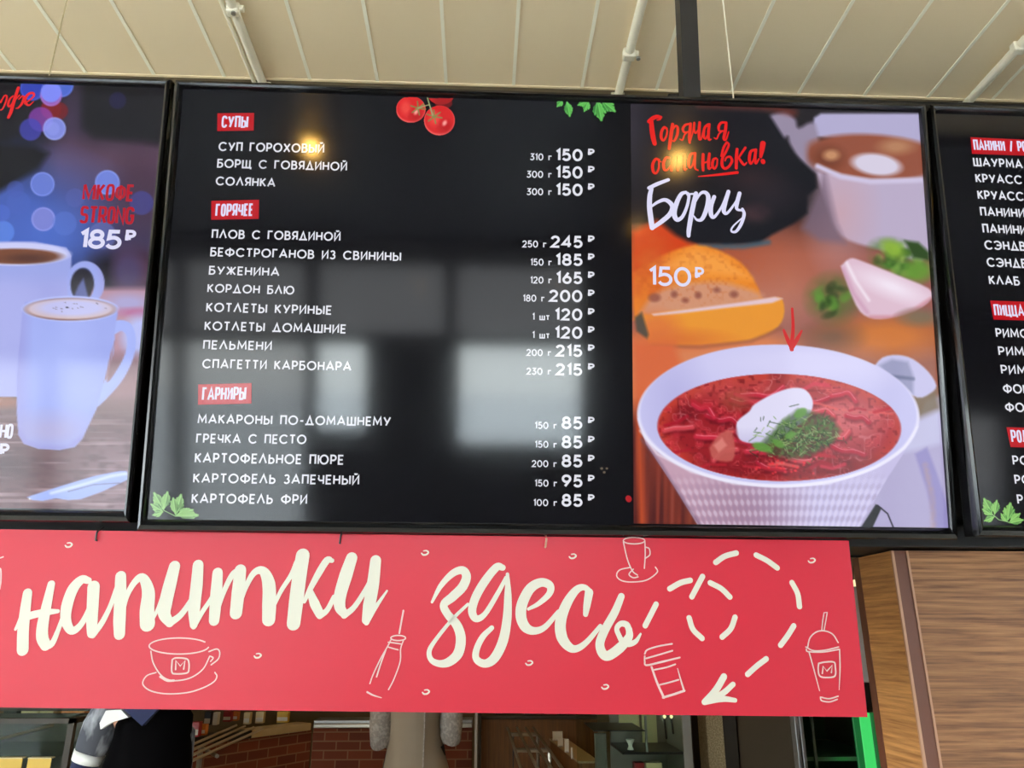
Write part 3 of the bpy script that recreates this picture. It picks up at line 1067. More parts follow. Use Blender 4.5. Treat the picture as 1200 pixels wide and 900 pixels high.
p.mix((196, 140, 172), on * p.line([(988, 316), (1000, 344), (1016, 366)], 4, 5) * .6)
p.mix((200, 120, 132), on * p.line([(1020, 372), (1045, 372), (1072, 363), (1090, 351)], 4, 5) * .7)
p.mix((120, 110, 88), p.ell(1078, 372, 22, 9, 10) * .8)
# near table: wood grain left
p.mix((214, 104, 62), p.poly([(741, 400), (790, 402), (800, 430), (750, 480), (742, 480)], 12))
p.mix((126, 50, 36), p.ramp(y, 465, 500) * p.ramp(-x, -840, -800))
g = vnoise(x + (y - 500) * .02, y, 4.2, 160, 5)
p.mix((74, 28, 28), p.ramp(y, 480, 510) * p.ramp(-x, -840, -800) * np.clip(g * 2.6 - 1.0, 0, 1) * .9)
p.mix((176, 108, 98), p.ramp(y, 500, 600) * p.ramp(-x, -840, -800) * np.clip(.4 - g, 0, 1) * 1.6)
p.mix((196, 80, 40), p.line([(749, 490), (752, 615)], 7, 6) * .85)
# napkin, spoon, knife right
p.mix((176, 168, 206), p.poly([(1000, 620), (1045, 545), (1070, 500), (1085, 470), (1104, 462), (1115, 620)], 6))
p.mix((122, 106, 84), p.poly([(1068, 462), (1098, 455), (1102, 480), (1072, 492)], 10) * .9)
p.mix((200, 200, 232), p.poly([(1056, 500), (1102, 480), (1104, 520), (1060, 530)], 8) * (.4 + .5 * n1))
p.mix((150, 142, 196), p.poly([(1072, 532), (1086, 524), (1098, 555), (1111, 595), (1112, 622), (1096, 622), (1086, 575)], 4))
p.mix((176, 150, 160), p.line([(1084, 545), (1092, 580), (1094, 620)], 6, 5) * (.3 + .5 * n3))
p.mix((18, 18, 20), p.poly([(1008, 619), (1026, 591), (1033, 595), (1022, 619)], 1.5))
p.mix((28, 26, 40), p.line([(1028, 592), (1040, 602), (1047, 619)], 1.6, 1.2))
p.mix((196, 192, 230), p.poly([(1022, 432), (1034, 419), (1052, 416), (1070, 421), (1088, 436), (1097, 452), (1090, 461), (1075, 466), (1050, 452), (1025, 440)], 2.5, 3))
p.mix((140, 142, 178), p.poly([(1030, 428), (1045, 421), (1064, 424), (1070, 440), (1070, 462), (1048, 450)], 5) * .8)
p.mix((92, 98, 132), p.line([(1044, 441), (1070, 444)], 4, 3) * .7)
# bowl
wall = p.poly([(747, 490), (1077, 490), (1066, 520), (1040, 560), (1004, 622), (822, 622), (790, 570), (757, 520)], 1.4)
p.mix((196, 188, 226), wall)
p.mix((196, 158, 178), wall * p.ramp(-x, -960, -860) * p.ramp(-x, -1100, -800))
p.mix((150, 112, 136), wall * p.ell(875, 600, 46, 40, 60) * .55)
dxx = (x - 912) / (1 - (y - 560) * .0035)
tex = np.sin((dxx + y * .62) * .40) * np.sin((dxx - y * .62) * .40)
p.mix((140, 118, 152), wall * p.ramp(y, 552, 580) * np.clip(tex * 1.6, 0, 1) * .30)
p.mix((232, 226, 246), wall * p.ramp(y, 552, 580) * np.clip(-tex * 1.6, 0, 1) * .42)
p.mix((110, 84, 110), p.line([(752, 515), (775, 545), (800, 585), (823, 620)], 3, 4) * .6)
rim = p.ell(912, 487.5, 165, 83.5, 1.6, .8)
p.mix((198, 196, 238), rim)
p.mix((216, 212, 246), rim * p.ell(940, 425, 120, 24, 30) * .8)
p.mix((176, 172, 222), rim * p.ell(790, 470, 26, 50, 40) * .6)
p.mix((238, 234, 252), np.clip(p.ell(912, 487.5, 165, 83.5, 1.6, .8) - p.ell(912, 485.2, 162.5, 82, 2.0, .8), 0, 1) * .9)
soup = p.ell(913, 501, 142, 62.5, 1.6, 1.0)
p.mix((150, 26, 34), soup)
p.mix((196, 60, 42), np.clip(soup - p.ell(915, 502, 133, 55, 8, 1), 0, 1) * .9)
p.mix((196, 44, 58), soup * np.clip(n2 * 2.4 - .9, 0, 1) * .8)
p.mix((104, 14, 24), soup * np.clip(n1 * 2.2 - 1.1, 0, 1) * .8)
p.mix((204, 90, 96), soup * p.ell(990, 495, 60, 34, 40) * .75)
p.mix((214, 120, 120), soup * p.ell(985, 487, 40, 16, 26) * .55)
p.mix((190, 74, 70), soup * p.ell(870, 455, 80, 16, 20) * .7)
p.mix((128, 12, 24), soup * p.ell(915, 548, 110, 14, 14) * .85)
rg = np.clip(1 - np.abs(n2 - .5) * 14, 0, 1) * np.clip(n1 * 2 - .5, 0, 1)
p.mix((240, 178, 178), soup * rg * .42)
rg3 = np.clip(1 - np.abs(n3 - .52) * 9, 0, 1) * np.clip(n2 * 3 - 1.4, 0, 1)
p.mix((232, 110, 104), soup * rg3 * .55)
p.mix((96, 10, 20), soup * np.clip(n3 * 3 - 2.0, 0, 1) * .6)
r = np.random.RandomState(11)
for i in range(20):
    a_ = i * 2.399
    rr_ = math.sqrt((i + 1) / 21)
    cx, cy = 908 + 122 * rr_ * math.cos(a_), 500 + 48 * rr_ * math.sin(a_)
    t_ = r.uniform(-.9, .9)
    L = r.uniform(14, 30)
    bend = r.uniform(-7, 7)
    pts = [(cx - L * math.cos(t_), cy - L * .5 * math.sin(t_)), (cx - L * .3 * math.cos(t_), cy + bend * .7), (cx + L * .4 * math.cos(t_), cy + bend), (cx + L * math.cos(t_), cy + L * .5 * math.sin(t_))]
    pts = [tuple(v_) for v_ in catmull(pts, [1, 1, 1, 1], 4)[0]]
    p.mix((96, 8, 22), soup * p.line([(u_ + 1, v_ + 3) for u_, v_ in pts], 6, 4) * .6)
    p.mix([(206, 40, 66), (186, 26, 52), (216, 74, 84)][i % 3], soup * p.line(pts, 5.5, 3) * .85)
    p.mix((246, 170, 176), soup * p.line([(u_, v_ - 1.8) for u_, v_ in pts], .9, 1.2) * .6)
for i in range(26):
    cx, cy = r.uniform(785, 1045), r.uniform(450, 552)
    a = r.uniform(-.8, .8)
    L = r.uniform(8, 24)
    cur = r.uniform(-6, 6)
    pts = [(cx - L * math.cos(a), cy - L * math.sin(a) * .5), (cx, cy + cur), (cx + L * math.cos(a), cy + L * math.sin(a) * .5)]
    col = [(212, 50, 76), (186, 30, 46), (226, 96, 92), (170, 16, 40)][i % 4]
    p.mix(col, soup * p.line(pts, r.uniform(2, 5), 2) * .75)
p.mix((190, 92, 84), soup * p.poly([(831, 525), (842, 510), (855, 505), (861, 520), (858, 540), (836, 538)], 3, 3) * .9)
p.mix((232, 150, 140), soup * p.poly([(836, 522), (846, 513), (852, 522), (842, 530)], 3) * .6)
for i in range(60):
    cx, cy = r.uniform(885, 960), r.uniform(532, 556)
    p.mix((232, 50, 60) if i % 2 else (110, 6, 16), soup * p.ell(cx, cy, 1.6, 1.3, 1.2) * .8)
p.mix((150, 96, 60), soup * p.ell(865, 470, 16, 10, 14) * .5)
cream = p.poly([(862, 508), (864, 494), (878, 482), (884, 474), (905, 462), (926, 455), (942, 456), (951, 466), (952, 478), (944, 492), (930, 502), (908, 518), (890, 520), (870, 517)], 2, 4)
p.mix((222, 218, 244), cream)
p.mix((182, 176, 214), cream * p.ramp(y, 500, 520) * .6)
p.mix((120, 20, 36), np.clip(p.poly([(860, 510), (862, 494), (866, 518), (890, 523), (910, 520), (890, 526), (866, 521)], 3), 0, 1) * .6)
dark_herb = p.poly([(888, 524), (905, 506), (918, 492), (935, 480), (948, 482), (975, 490), (985, 505), (975, 520), (950, 535), (925, 538), (900, 532)], 6)
p.mix((46, 66, 34), dark_herb * .7)
p.mix((86, 128, 58), dark_herb * np.clip(n3 * 2.4 - .9, 0, 1) * .6)
for i in range(250):
    cx, cy = r.normal(937, 22), r.normal(512, 11)
    a = r.uniform(0, 6.28)
    L = r.uniform(4, 13)
    pts = [(cx, cy), (cx + L * math.cos(a), cy + L * math.sin(a) * .7)]
    col = [(70, 112, 46), (40, 74, 30), (112, 150, 72), (150, 178, 112), (30, 56, 28)][i % 5]
    x_ = slice(None)
    p.mix(col, p.line(pts, .9, 1.0) * .9)
for q in ((938, 484, 8, 5, -30), (893, 524, 12, 5, 15), (912, 520, 8, 4, 30), (926, 510, 7, 4, -20)):
    p.mix((96, 150, 62), p.ell(q[0], q[1], q[2], q[3], 2, q[4]) * .9)
p.mix((238, 236, 250), p.line([(750, 505), (770, 532), (810, 553), (860, 567), (912, 571), (970, 567), (1025, 548), (1060, 525), (1075, 500)], 2.4, 2.5) * .6)
bp = p.build('borscht_picture', scC, .0006)
bp['label'] = 'picture of a white bowl of red borscht with sour cream and dill'

# --- red lettering over the picture
EV = (730, 110, 6.0)
mb = MB()
for pts, w in [
    ([(182, 196), (212, 172), (240, 162), (266, 166)], [24, 26, 24, 18]), ([(262, 168), (258, 180), (240, 186)], [16, 14, 8]),
    ([(198, 196), (204, 260), (212, 310), (222, 352)], [26, 30, 30, 26]),
    ([(306, 246), (288, 238), (270, 270), (268, 310), (282, 330), (300, 308), (310, 265), (302, 240)], [15, 16, 18, 18, 14, 12, 11, 10]),
    ([(348, 216), (340, 270), (332, 330), (324, 388)], [20, 22, 22, 18]), ([(345, 262), (368, 228), (384, 240), (380, 290), (360, 332), (344, 330)], [9, 12, 16, 17, 13, 8]),
    ([(400, 322), (418, 326), (432, 290), (456, 268)], [8, 10, 10, 10]), ([(462, 214), (436, 222), (420, 248), (430, 272), (458, 270)], [13, 15, 16, 14, 10]), ([(474, 212), (470, 265), (466, 310), (468, 345)], [17, 20, 20, 15]),
    ([(474, 330), (490, 270), (500, 205)], [8, 9, 12]), ([(500, 208), (498, 255), (510, 278), (532, 250)], [15, 15, 12, 9]), ([(538, 204), (534, 260), (536, 318), (548, 322)], [17, 19, 17, 10]),
    ([(550, 318), (570, 240), (596, 216)], [8, 9, 12]), ([(596, 222), (572, 244), (566, 300), (580, 318), (598, 280)], [14, 16, 16, 11, 9]), ([(606, 216), (600, 270), (602, 322), (618, 322)], [16, 18, 16, 9]),
    ([(640, 312), (658, 318), (674, 284), (700, 262)], [8, 10, 10, 10]), ([(722, 204), (690, 206), (672, 232), (676, 262), (702, 264)], [14, 16, 17, 14, 10]), ([(724, 206), (718, 262), (708, 318), (724, 322), (742, 270)], [17, 20, 18, 11, 8]),
    ([(252, 466), (228, 462), (208, 500), (212, 548), (232, 560), (250, 526), (252, 480)], [15, 17, 19, 18, 14, 12, 11]), ([(250, 476), (266, 480)], [10, 8]),
    ([(322, 452), (300, 454), (284, 490), (290, 535), (312, 535), (332, 508)], [15, 16, 19, 18, 12, 8]),
    ([(340, 540), (348, 480), (360, 440)], [18, 18, 15]), ([(350, 490), (374, 436), (390, 440), (388, 500), (384, 540)], [9, 12, 16, 18, 16]), ([(390, 490), (414, 432), (432, 436), (430, 500), (432, 536), (446, 530)], [9, 12, 16, 18, 15, 9]),
    ([(500, 420), (474, 430), (460, 480), (466, 520), (484, 510), (500, 450)], [15, 17, 18, 15, 10, 9]), ([(506, 420), (502, 480), (506, 526), (526, 540)], [16, 18, 14, 9]),
    ([(562, 428), (560, 490), (562, 540)], [18, 20, 17]), ([(562, 490), (586, 482), (602, 470)], [11, 11, 11]), ([(606, 424), (600, 480), (602, 528), (620, 520)], [17, 20, 16, 9]),
    ([(652, 456), (634, 466), (626, 505), (640, 528), (658, 505), (662, 462)], [14, 16, 18, 15, 11, 10]),
    ([(690, 440), (706, 380), (728, 344)], [14, 15, 14]), ([(730, 344), (742, 362), (722, 410), (700, 450), (694, 500), (712, 528), (742, 514), (764, 476), (752, 446), (726, 452), (716, 474)], [13, 14, 15, 17, 19, 17, 16, 17, 15, 12, 9]),
    ([(800, 392), (796, 450), (794, 526)], [18, 21, 18]), ([(858, 382), (832, 420), (808, 458)], [16, 14, 11]), ([(812, 454), (834, 486), (850, 502), (868, 486)], [14, 18, 14, 8]),
    ([(926, 396), (896, 410), (886, 462), (896, 494), (914, 470), (930, 420)], [15, 18, 19, 15, 10, 9]), ([(932, 396), (926, 450), (932, 492), (954, 460)], [17, 19, 15, 9]),
    ([(982, 352), (974, 400), (966, 446)], [34, 30, 18]), ([(981, 476), (983, 482)], [28, 28]),
    ([(528, 584), (600, 578), (700, 568), (802, 556)], [6, 12, 16, 18])]:
    brush(mb, PC, pts, [v_ * 1.16 for v_ in w], .0012, EV)
o = mb.build('title_lettering', M['textred'], scC)
o['label'] = 'red brush-lettered title'
mb = MB()
GV = (730, 230, 4.5)
for pts, w, v in [
    ([(182, 664), (240, 636), (318, 606)], [26, 28, 24], EV), ([(200, 668), (188, 720), (186, 800), (198, 900), (204, 944)], [28, 34, 36, 38, 34], EV),
    ([(196, 796), (246, 762), (300, 748), (346, 790), (330, 846), (270, 900), (206, 944)], [16, 22, 28, 34, 34, 32, 28], EV),
    ([(440, 694), (408, 708), (376, 770), (358, 840), (378, 886), (416, 866), (450, 790), (462, 716), (440, 694)], [22, 28, 34, 38, 32, 24, 22, 22, 20], EV),
    ([(452, 712), (478, 706), (500, 706)], [14, 14, 14], EV),
    ([(512, 702), (494, 780), (476, 870), (462, 960), (460, 1000)], [30, 34, 34, 32, 26], EV),
    ([(488, 800), (536, 712), (572, 694), (598, 724), (590, 800), (556, 880), (520, 888), (496, 860)], [12, 18, 26, 32, 34, 28, 18, 10], EV),
    ([(640, 726), (618, 790), (618, 850), (640, 868), (690, 800), (732, 700)], [28, 32, 32, 22, 16, 16], EV),
    ([(740, 690), (716, 770), (708, 828), (732, 840), (786, 770), (816, 706)], [28, 32, 30, 20, 14, 14], EV),
    ([(818, 702), (800, 770), (800, 812), (836, 822)], [28, 30, 22, 14], EV),
    ([(838, 812), (850, 850), (828, 920), (792, 970), (760, 966), (776, 930), (850, 862)], [20, 24, 24, 20, 14, 12, 8], EV)]:
    brush(mb, PC, pts, w, .0014, v)
o = mb.build('title_lettering', M['textlav'], scC)
o['label'] = 'white brush-lettered dish name'
mb = MB()
text_mesh(mb, PC, '150', (760.3, 335), (810, 336.4), 23, .0012, th=.16, gap=.22)
text_mesh(mb, PC, '₽', (813.5, 327), (825.5, 327.4), 14, .0012, th=.2)
mb.build('price_text', M['textlav'], scC)
mb = MB()
for pts, w in [([(928, 362), (929, 385), (927, 408)], [3, 4, 5]), ([(918, 387), (923, 399), (928, 410)], [3, 5, 4]), ([(939, 388), (933, 399), (927, 410)], [2.5, 5, 4])]:
    brush(mb, PC, pts, w, .0014)
o = mb.build('arrow_mark', M['arrowred'], scC)
o['label'] = 'small red arrow pointing down at the bowl'


# --- tomatoes and herbs
def sprite(pl, scr, name, quad, nx, ny, fn):
    q = Paint(pl, quad, nx, ny)
    fn(q)
    return q.build(name, scr, .0009, True)


def tomato(q):
    q.mix((196, 34, 34), q.ell(517, 110, 16, 13, .8) * (q.y > 115.2))
    q.mix((150, 20, 24), q.ell(520, 121, 12, 8, 5) * (q.y > 115.2) * .7)
    for (cx, cy, rx, ry) in ((481.5, 128.5, 17.5, 15.8), (515, 141.5, 18.3, 17.6)):
        m = q.ell(cx, cy, rx, ry, .8) * (q.y > 114)
        q.mix((216, 34, 36), m)
        q.mix((246, 150, 140), np.clip(m - q.ell(cx, cy - 1, rx - 1.2, ry - 1.2, 1.4), 0, 1) * .5)
        q.mix((244, 92, 78), m * q.ell(cx - 6, cy - 2, 6, 8, 6) * .6)
        q.mix((172, 16, 24), m * q.ell(cx + 7, cy + 7, 8, 7, 8) * .6)
        q.mix((250, 190, 176), m * q.ell(cx + 6, cy + 3, 2.2, 3.4, 2.4, 30) * .8)
    for (cx, cy) in ((490, 127), (509, 137)):
        for a in (10, 80, 140, 200, 265, 320):
            t = math.radians(a)
            q.mix((122, 136, 70), q.line([(cx, cy), (cx + 9 * math.cos(t), cy + 8 * math.sin(t))], 1.5, 1))
    q.mix((150, 160, 110), q.line([(501, 115), (503, 122), (507, 135)], 2, 1))
    q.mix((150, 160, 110), q.line([(503, 123), (496, 125), (490, 127)], 1.6, 1))


sprite(PC, scC, 'tomato_picture', [(462, 112.4), (536, 115), (536, 161), (462, 161)], 150, 96, tomato)


def leaf(q, base, tip, wid, lobes, c0, c1):
    """a broad parsley leaflet: three toothed lobes fanning from its base"""
    B = np.array(base, float)
    T = np.array(tip, float)
    D = T - B
    L = np.hypot(*D)
    D /= L
    N = np.array([-D[1], D[0]])
    for k, (f, ln, ww) in enumerate(((-.85, .74, .62), (.85, .74, .62), (0, 1.0, .8))):
        E_ = D + N * f * wid / L * 1.15
        E_ /= np.hypot(*E_)
        M_ = np.array([-E_[1], E_[0]])
        l2 = L * ln
        w2 = max(wid * ww, .28 * l2)
        pts = [B + E_ * l2 * t_ + M_ * w2 * w_ for t_, w_ in ((0, 0), (.3, .22), (.5, .62), (.62, .5), (.74, .66), (.82, .34), (1, .12), (.96, 0), (1, -.14), (.82, -.36), (.76, -.66), (.62, -.5), (.5, -.62), (.3, -.22))]
        m = q.poly(pts, .8)
        q.mix(c0 if k % 2 else c1, m)
        q.mix(tuple(v * .7 for v in c0), m * q.poly([B, B + E_ * l2 * .5 + M_ * w2 * .62, B + E_ * l2 * .95], 2) * .5)
        q.mix(tuple(min(255, v * 1.2 + 20) for v in c1), m * q.line([tuple(B), tuple(B + E_ * l2 * .9)], .8, .7) * .7)


def herb_top(q):
    clip = lambda: None
    for a in [((660, 117), (652, 126), 5), ((664, 118), (668, 138), 6), ((690, 118), (684, 132), 6), ((700, 117), (705, 143), 10), ((704, 117), (722, 132), 8), ((690, 118), (676, 124), 4)]:
        leaf(q, a[0], a[1], a[2], 1, (62, 148, 62), (96, 184, 84))
    q.mask *= (q.y > 118 + (q.x - 640) * .034)


sprite(PC, scC, 'herb_picture', [(642, 118), (728, 121), (728, 147), (642, 147)], 170, 60, herb_top)


def herb_left(q):
    for a in [((192, 598), (180, 576), 7), ((192, 598), (197, 575), 6), ((192, 600), (176, 590), 6), ((206, 604), (213, 578), 7), ((206, 604), (228, 597), 6), ((192, 600), (178, 604), 5), ((206, 604), (234, 604), 4), ((206, 604), (203, 582), 5)]:
        leaf(q, a[0], a[1], a[2], 1, (104, 154, 84), (142, 190, 112))
    q.mix((150, 190, 124), q.line([(192, 598), (206, 605), (226, 605)], 1.4, .9))


sprite(PC, scC, 'herb_picture', [(174, 570), (240, 571), (240, 608), (173, 607)], 134, 76, herb_left)


def herb_right(q):
    for a in [((1163, 603), (1152, 583), 7), ((1165, 604), (1168, 585), 6), ((1163, 604), (1150, 596), 5), ((1166, 605), (1152, 611), 5), ((1180, 611), (1184, 588), 9), ((1182, 612), (1196, 601), 5), ((1180, 612), (1172, 601), 4), ((1182, 613), (1200, 609), 4)]:
        leaf(q, a[0], a[1], a[2], 1, (84, 150, 70), (134, 190, 98))
    q.mix((150, 190, 124), q.line([(1163, 603), (1170, 609), (1182, 612)], 1.4, .9))


sprite(PRt, scR, 'herb_picture', [(1146, 578), (1206, 579), (1208, 616), (1148, 616)], 122, 76, herb_right)
mb = MB()
for (cx, cy, rr) in ((705, 549, 1.4), (711, 549, 1.2), (708, 553.5, 1.3)):
    brush(mb, PC, [(cx - .3, cy), (cx + .3, cy)], rr * 2, .0009)
mb.build('peppercorn_picture', glow('lit_peppercorn', (120, 106, 86)), scC)
mb = MB()
brush(mb, PC, [(736.2, 584), (736.8, 585)], 7, .0009)
mb.build('berry_picture', glow('lit_berry', (176, 26, 34)), scC)

# --- left screen: coffee picture
def pix(q):
    c = RW.T @ (np.asarray(q) - CAM)
    return (600 + FPX * c[0] / c[2], 450 + FPX * c[1] / c[2])


QL = [pix(PLt.at(np.array(c_))) for c_ in ((.002, .002), (SW - .001, .002), (SW - .001, SH - .002), (.002, SH - .002))]
p = Paint(PLt, QL, 640, 500, (22, 19, 27))
x, y = p.x, p.y
n1 = vnoise(x, y, 26, 22, 21)
n2 = vnoise(x, y, 10, 3, 22)
p.mix((66, 50, 76), p.ell(84, 150, 16, 60, 26) * .9)
p.mix((104, 74, 100), p.ramp(y, 150, 190) * p.ramp(-y, -330, -180) * p.ramp(x, 30, 70))
p.mix((84, 58, 80), p.ell(150, 185, 60, 18, 30) * .8)
p.mix((20, 17, 22), p.poly([(98, 98), (196, 100), (190, 170), (150, 165), (110, 160), (98, 148)], 12))
p.mix((66, 92, 178), p.ell(-20, 258, 140, 70, 70))
p.mix((80, 112, 204), p.ell(60, 280, 50, 34, 50) * .8)
p.mix((64, 56, 92), p.ramp(x, 100, 150) * p.ramp(y, 190, 230) * .8)
p.mix((70, 44, 62), p.ell(165, 225, 30, 46, 30) * .7)
p.mix((18, 15, 20), p.poly([(-340, 150), (0, 168), (40, 172), (57, 180), (45, 198), (18, 214), (-2, 226), (-340, 250)], 10))
p.mix((20, 17, 24), p.poly([(-60, 95), (30, 97), (30, 140), (10, 166), (-60, 166)], 10))
p.mix((24, 20, 32), p.ramp(y, 292, 310) * p.ramp(x, 95, 125) * p.ramp(-y, -345, -325))
p.mix((80, 48, 70), p.ramp(x, 125, 145) * p.ell(150, 320, 40, 28, 24))
p.mix((74, 64, 106), p.ell(150, 318, 17, 22, 16) * .8)
# blurred lights
for (cx, cy, rr, col, al) in [(38, 104, 14, (52, 72, 196), .9), (72, 100, 14, (80, 110, 220), .9), (60, 128, 12, (140, 18, 26), .85), (70, 130, 10, (120, 16, 24), .8),
                              (60, 112, 12.5, (150, 96, 190), .95), (60, 108, 12, (124, 138, 246), .95), (48, 140, 14.5, (136, 62, 170), .8), (36, 152, 13, (62, 64, 178), .8), (64, 151, 13.2, (134, 146, 236), .9),
                              (62, 151, 8, (150, 160, 240), .4), (50, 216, 14, (106, 126, 214), .9), (126, 214, 14.3, (112, 134, 226), .9), (51, 257, 13.8, (128, 134, 212), .9), (4, 272, 13, (98, 140, 232), .7), (22, 238, 14, (74, 100, 190), .5),
                              (88, 232, 11, (84, 96, 176), .5), (166, 238, 14, (66, 68, 148), .7), (120, 276, 16, (110, 120, 196), .5), (18, 222, 10, (70, 90, 180), .5), (138, 118, 10, (36, 32, 78), .7), (76, 262, 14, (90, 118, 206), .5), (2, 250, 10, (84, 112, 210), .5)]:
    m = p.ell(cx, cy, rr, rr, 1.8)
    p.mix(col, m * al)
    if al > .85 and rr > 12.3:
        p.mix(tuple(min(255, v + 40) for v in col), np.clip(m - p.ell(cx, cy, rr - 1.4, rr - 1.4, 1.6), 0, 1) * .55)
# table
p.mix((176, 132, 150), p.ramp(y, 334, 342) * p.ramp(x, 80, 110))
p.mix((160, 160, 216), p.ell(150, 355, 26, 10, 12) * .8)
p.mix((176, 90, 140), p.ell(160, 366, 22, 5, 6) * .8)
p.mix((172, 180, 236), p.ell(165, 395, 22, 24, 14))
p.mix((124, 84, 98), p.ramp(y, 408, 424) * p.ramp(x, 100, 120))
p.mix((108, 72, 78), p.ramp(y, 462, 470))
p.mix((150, 104, 110), p.ramp(y, 424, 450) * p.ell(140, 450, 40, 22, 24) * .6)
p.mix((150, 118, 130), p.ramp(y, 505, 540) * p.ramp(x, 60, 130) * .6)
p.mix((92, 58, 66), p.ramp(y, 470, 500) * np.clip(n2 * 2.4 - 1.1, 0, 1) * .7)
p.mix((214, 190, 196), p.ramp(y, 480, 510) * np.clip(vnoise(x, y, 60, 2.4, 23) * 2.6 - 1.6, 0, 1) * .6)
p.mix((70, 40, 48), p.ell(10, 545, 30, 14, 24) * .7)
p.mix((150, 84, 60), p.ell(5, 470, 20, 8, 8) * .8)
# back cup
p.mix((156, 166, 230), p.poly([(-42, 290), (-10, 283), (40, 283), (78, 290), (84, 300), (82, 350), (70, 465), (-34, 465), (-46, 350), (-47, 300)], 1.6))
hb = np.clip(p.ell(100, 332, 22.5, 26, 1.6) - p.ell(98, 333, 12.5, 19, 1.6), 0, 1) * (x > 78)
p.mix((156, 168, 234), hb)
p.mix((150, 150, 214), hb * p.ramp(x, 108, 122) * .6)
p.mix((30, 26, 40), p.ell(96, 334, 13, 19, 2) * (x > 80) * (y < 352))
p.mix((108, 120, 190), p.poly([(85, 352), (92, 335), (98, 326), (104, 350)], 3) * .8)
p.mix((204, 206, 246), p.ell(18, 298, 64, 13.5, 2))
p.mix((122, 76, 56), p.ell(18, 300.5, 54, 9, 2.4))
p.mix((84, 54, 48), p.ell(34, 303, 24, 5, 6) * .8)
p.mix((166, 160, 222), p.ramp(y, 315, 340) * p.poly([(-46, 315), (82, 315), (70, 465), (-34, 465)], 2) * .35)
# front mug
hm = np.clip(p.poly([(130, 378), (142, 375), (154, 380), (159.5, 396), (157, 418), (146, 442), (130, 462), (112, 478), (118, 455), (130, 430)], 1.6, 3) -
             p.poly([(135, 392), (143, 388), (149, 396), (147, 414), (137, 434), (126, 448), (130, 425), (134, 410)], 1.6, 3), 0, 1)
p.mix((154, 168, 238), hm)
p.mix((150, 110, 128), p.poly([(134, 400), (136, 398), (130, 425), (125, 448), (124, 440)], 1.6) * .8)
mug = p.poly([(27, 362), (24, 395), (20, 440), (20, 485), (22, 510), (28, 520), (45, 526), (70, 527.5), (88, 524), (97, 514), (114, 478), (124, 440), (133, 400), (138, 368), (137, 358), (82, 348), (30, 354)], 1.5)
p.mix((146, 158, 230), mug)
p.mix((166, 180, 246), mug * p.ell(62, 420, 34, 60, 50) * .7)
p.mix((140, 134, 204), mug * p.ramp(-x, -40, -22) * .55)
p.mix((176, 164, 206), mug * p.ell(60, 505, 40, 18, 26) * .7)
p.mix((146, 140, 206), mug * p.line([(22, 505), (30, 519), (50, 525), (80, 525), (96, 513)], 5, 6) * .5)
p.mix((180, 190, 248), p.ell(82.5, 362, 55.5, 15.2, 1.6))
p.mix((122, 82, 76), p.ell(82.5, 362.5, 53, 13.2, 1.6))
p.mix((206, 178, 176), p.ell(82.5, 362.3, 51, 11.8, 2))
p.mix((190, 190, 236), p.ell(84, 361, 44, 10, 6))
rr_ = np.random.RandomState(4)
for i in range(16):
    p.mix((96, 84, 104), p.ell(rr_.normal(84, 18), rr_.normal(360, 3.4), .8, .6, .8) * .8)
p.mix((18, 14, 18), p.ell(79, 360.5, 1.6, .9, .8))
# spoon
sp_ = p.poly([(32, 583), (36, 581), (70, 570), (110, 558), (140, 552), (149, 552), (150, 562), (120, 576), (95, 585), (80, 586), (66, 584), (50, 587), (38, 586)], 1.6)
p.mix((158, 176, 244), sp_)
p.mix((210, 222, 254), p.line([(60, 578), (100, 567), (130, 558), (148, 555)], 3, 3) * sp_)
p.mix((104, 96, 128), p.line([(80, 576), (110, 568), (140, 566)], 1.4, 1.4) * .7)
p.mix((252, 252, 255), p.ell(35, 584.5, 1.3, 1, 1))
p.build('coffee_picture', scL, .0006)
# --- left screen: writing
mb = MB()
text_mesh(mb, PLt, 'МКОФЕ', (96.4, 235), (156.6, 236.6), 20, .0012, CON, .155, .3)
text_mesh(mb, PLt, 'STRONG', (93, 262), (156.6, 263.4), 20.6, .0012, CON, .155, .32)
mb.build('drink_name', M['textcrimson'], scL)
mb = MB()
text_mesh(mb, PLt, '185', (92.4, 291.4), (142.2, 292.8), 23, .0012, th=.19, gap=.2)
text_mesh(mb, PLt, '₽', (145.5, 283.4), (159.5, 283.8), 14, .0012, th=.25)
mb.build('price_text', M['textlav'], scL)
mb = MB()
text_mesh(mb, PLt, 'НО', (-1, 514), (15, 514.3), 17.5, .0012, CON, .16, .22)
text_mesh(mb, PLt, '₽', (-2, 533.6), (11, 533.8), 14, .0012, th=.24)
mb.build('price_text', M['textlav'], scL)
mb = MB()
FV = (0, 90, 15.0)
for pts, w in [([(20, 460), (80, 345), (125, 345), (115, 430), (50, 570), (-10, 590)], [22, 26, 30, 30, 24, 18]), ([(-10, 470), (40, 400)], [14, 14]),
               ([(235, 345), (180, 400), (150, 490), (175, 530), (240, 450), (350, 330)], [26, 32, 40, 30, 24, 24]), ([(330, 200), (290, 320), (240, 480), (200, 620), (155, 720)], [50, 52, 56, 56, 46]),
               ([(340, 400), (400, 345), (425, 380), (390, 480), (330, 550), (290, 560)], [20, 26, 40, 40, 30, 18]),
               ([(440, 480), (560, 390), (605, 330), (580, 290), (510, 310), (450, 390), (460, 470), (520, 505), (600, 440)], [22, 28, 36, 40, 46, 50, 46, 30, 12])]:
    brush(mb, PLt, pts, w, .0012, FV)
mb.build('title_lettering', M['textred'], scL)

